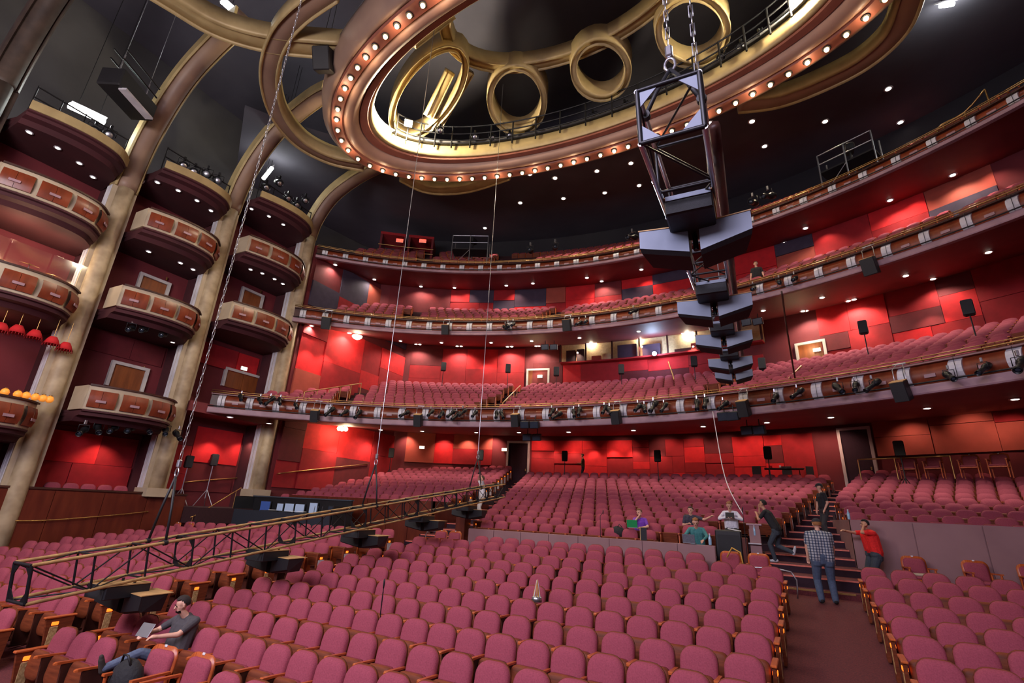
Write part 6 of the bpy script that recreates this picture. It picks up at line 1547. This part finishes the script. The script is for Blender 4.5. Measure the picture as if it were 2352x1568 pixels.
# camera platforms on the upper balcony
def platform(x0, x1, y, label, rr=.9, h=1.5):
    a, b = on_cyl(x0, y, b3['c'], b3['R']+rr), on_cyl(x1, y, b3['c'], b3['R']+rr); zf = b3['row0']; d = Vector((b.x-a.x, b.y-a.y, 0)); n = Vector((-d.y, d.x, 0)).normalized(); 
    r = thing('camera_platform', label, 'platform', Vector((a.x, a.y, zf)))
    for k in (0, .5, 1):
        for q in (0, 1.0): mb = MB(); mb.tube(d*k + n*q + Vector((0, 0, 0 if q == 0 else .6)), d*k + n*q + Vector((0, 0, h+1.0)), .035, n=6); mb.build('leg', M['steel'], r)
    mb = MB(); mb.sweep([[Vector((0, 0, h)), n*1.0 + Vector((0, 0, h)), n*1.0 + Vector((0, 0, h+.08)), Vector((0, 0, h+.08))], [d + Vector((0, 0, h)), d + n*1.0 + Vector((0, 0, h)), d + n*1.0 + Vector((0, 0, h+.08)), d + Vector((0, 0, h+.08))]]); mb.build('deck', M['black'], r)
    for zz in (h+.5, h+1.0): mb = MB(); mb.tube(Vector((0, 0, zz)), d + Vector((0, 0, zz)), .03, n=6); mb.build('guard_bar', M['steel'], r)
    mb = MB(); mb.tube(Vector((0, 0, .1)), d*.5 + Vector((0, 0, h)), .02, n=5); mb.build('brace', M['steel'], r)
    mb = MB(); mb.cbox(tuple(d*.55 + n*.4 + Vector((0, 0, h+.85))), (.35, .6, .35), 0, None, .05); mb.tube(d*.55 + n*.4 + Vector((0, 0, h+.08)), d*.55 + n*.4 + Vector((0, 0, h+.7)), .05, n=6); mb.build('camera', M['black'], r)
platform(1035, 1118, 600, 'black scaffold camera platform among the upper balcony seats'); platform(1890, 2030, 430, 'black scaffold camera platform on the near wing of the upper balcony', .9, 1.3)
# stair mouths of the upper balcony
for x, t in ((900, 'first'), (965, 'second')):
    p = on_cyl(x, 570, b3['c'], b3['R']+3.9); th, _ = polar(b3, p); r = thing('stair_mouth', '%s red stair mouth with brass rails on the upper balcony' % t, 'stair mouth', Vector((p.x, p.y, b3['row0']+2.4)), -th, kind='structure')
    mb = MB(); mb.box((-.9, 0, -.4), (-.75, 2.0, 1.5)); mb.box((.75, 0, -.4), (.9, 2.0, 1.5)); mb.build('side_wall', M['red3'], r)
    mb = MB(); mb.box((-.9, 0, 1.5), (.9, 2.0, 1.7)); mb.build('lintel', M['red2'], r)
    for zz in (.2, .6): mb = MB(); mb.tube((-.95, -.1, zz), (.95, -.1, zz), .03, n=6); mb.build('bar', M['brass'], r)
# rails on the lower balcony aisles
for x0, y0, x1, y1, t in ((1155, 925, 1195, 885, 'brass stair rail of the lower balcony beside the lit doorway'), (1795, 885, 1840, 840, 'brass stair rail of the lower balcony before the far doorway'), (700, 900, 830, 880, 'long brass rail rising behind the lower balcony near the side wall')):
    p, q_ = on_cyl(x0, y0, b1['c'], b1['R']+1.2), on_cyl(x1, y1, b1['c'], b1['R']+5.5)
    n = 5; pts = [p.lerp(q_, i/n) for i in range(n+1)]
    rail(pts, t, .03, 'brass', [(a, a - Vector((0, 0, .85))) for a in pts])

# ---- the box by the proscenium: drums, red lamps, candles
for k, (x, y) in enumerate(((2, 752), (40, 757), (80, 768), (120, 783), (150, 796))):
    p = at_u(x, y, -16.75); r = thing('lampshade', 'red fringed lampshade hanging under a box front', 'lamp', p, 0, 'red fringed lampshades')
    mb = MB(); mb.lathe([(.10, .16), (.16, .06), (.24, -.12), (.23, -.12), (.14, .05)], 16); s_ = mb.build('shade', M['red1'], r)
    mb = MB()
    for j in range(18):
        t = 2*math.pi*j/18; mb.tube((.235*math.cos(t), .235*math.sin(t), -.12), (.24*math.cos(t), .24*math.sin(t), -.20), .010, n=4)
    mb.build('fringe', M['red2'], s_)
    mb = MB(); mb.tube((0, 0, .15), (0, 0, max(.3, 9.2-p.z)), .012, n=5); mb.build('stem', M['brass'], r)
pk = emis('candle_glow', (255, 160, 60), .28)
for x, y in ((14, 893), (43, 899), (62, 903), (83, 906), (100, 911), (115, 914)):
    p = at_u(x, y, -16.25); p.z = lev[0][0] + 1.04
    r = thing('candle_jar', 'round glowing candle jar on the lowest box handrail', 'candle', p, 0, 'candle jars on the box handrail')
    mb = MB(); mb.lathe([(.05, 0), (.10, .04), (.12, .11), (.09, .19), (.05, .22)], 12); mb.build('jar', pk, r); mb = MB(); mb.lathe([(.05, .22), (.05, .25)], 10); mb.build('lid', M['brass'], r)
DK = thing('drum_kit', 'drum kit with cymbals behind clear screens in a second-tier box', 'drum kit', Vector((-17.7, 5.6, lev[0][1]+.12)))
dm = cloth('amber_drum_shell', (190, 120, 60))
for (x, y, z, r_, h, ax) in ((0, .1, .55, .26, .40, 'Y'), (.1, .75, .5, .22, .5, 'Z'), (.15, -.2, .95, .16, .24, 'Z'), (.15, .35, .95, .16, .24, 'Z'), (.0, -.7, .6, .18, .2, 'Z')):
    mb = MB(); Mx = Tr(x, y, z) @ (Matrix.Rotation(math.pi/2, 4, 'Y') if ax == 'Y' else Matrix.Rotation(.2, 4, 'Y')); mb.lathe([(r_, -h/2), (r_*1.03, -h/2+.02), (r_, -h/2+.03), (r_, h/2-.03), (r_*1.03, h/2-.02), (r_, h/2)], 16, 0, Mx); mb.build('drum', dm, DK)
for (y, z) in ((-.6, 1.45), (1.0, 1.5), (.3, 1.6)):
    mb = MB(); mb.lathe([(.01, .02), (.06, .015), (.28, -.01), (.28, -.016)], 18, 0, Tr(.1, y, z) @ Matrix.Rotation(.3, 4, 'Y')); mb.build('cymbal', M['brass'], DK)
    mb = MB(); mb.tube((.1, y, 0), (.1, y, z), .014, n=5); mb.build('cymbal_stand', M['steel'], DK)
for k in range(3): mb = MB(); mb.box((.55, -1.6+k*1.15, .1), (.565, -.5+k*1.15, 2.1)); mb.build('clear_screen', M['glass'], DK)
lamp('box_stage_light', 'POINT', (-17.3, 5.2, 11.6), 60, (1, .7, .45), None, .15); lamp('box_stage_light', 'POINT', (-17.6, 6.6, 11.5), 30, (1, .75, .5), None, .15)
lamp('box_stage_light', 'POINT', (-17.6, 5.4, 8.3), 12, (1, .4, .25), None, .15)
# box seats behind the mahogany wall and at the end of the upper side stalls
n_ = 0
for k in range(7):
    v = 8.95 + .56*k
    if v < 11.2:
        s_ = dict(p=Vector((-18.05, v, 2.76)), rz=PI/2, block='box row', label='tip-up seat on the raised floor behind the mahogany wall', L=False, R=False); make_seat(s_)
for i, (u, v) in enumerate(((-16.0, 16.4), (-15.4, 16.5), (-14.8, 16.6))): pass
# brass rail and red panels at the far wing of the upper balcony (upper_rail_mark)
pts = [on_cyl(x, y, b3['c'], b3['R']+.6) for x, y in ((2152, 300), (2165, 285), (2215, 258), (2262, 205))]
rail(pts, 'brass guard rail at the near wing of the upper balcony', .035, 'brass', [(p, p - Vector((0, 0, .9))) for p in pts])
for (x0, y0, x1, y1, m) in ((2222, 188, 2240, 225, 'red1'), (2250, 175, 2300, 205, 'red2'), (2258, 205, 2290, 232, 'red1'), (2298, 140, 2352, 175, 'red2')):
    a, b = at_u(x0, y0, 17.58), at_u(x1, y1, 17.58)
    mb = MB(); mb.box((17.52, min(a.y, b.y), min(a.z, b.z)), (17.6, max(a.y, b.y), max(a.z, b.z))); mb.build('acoustic_panel', M[m], WR)
sign(at_u(2268, 217, 17.45), Vector((-1, 0, 0)), 'small red exit sign at the near wing of the upper balcony')
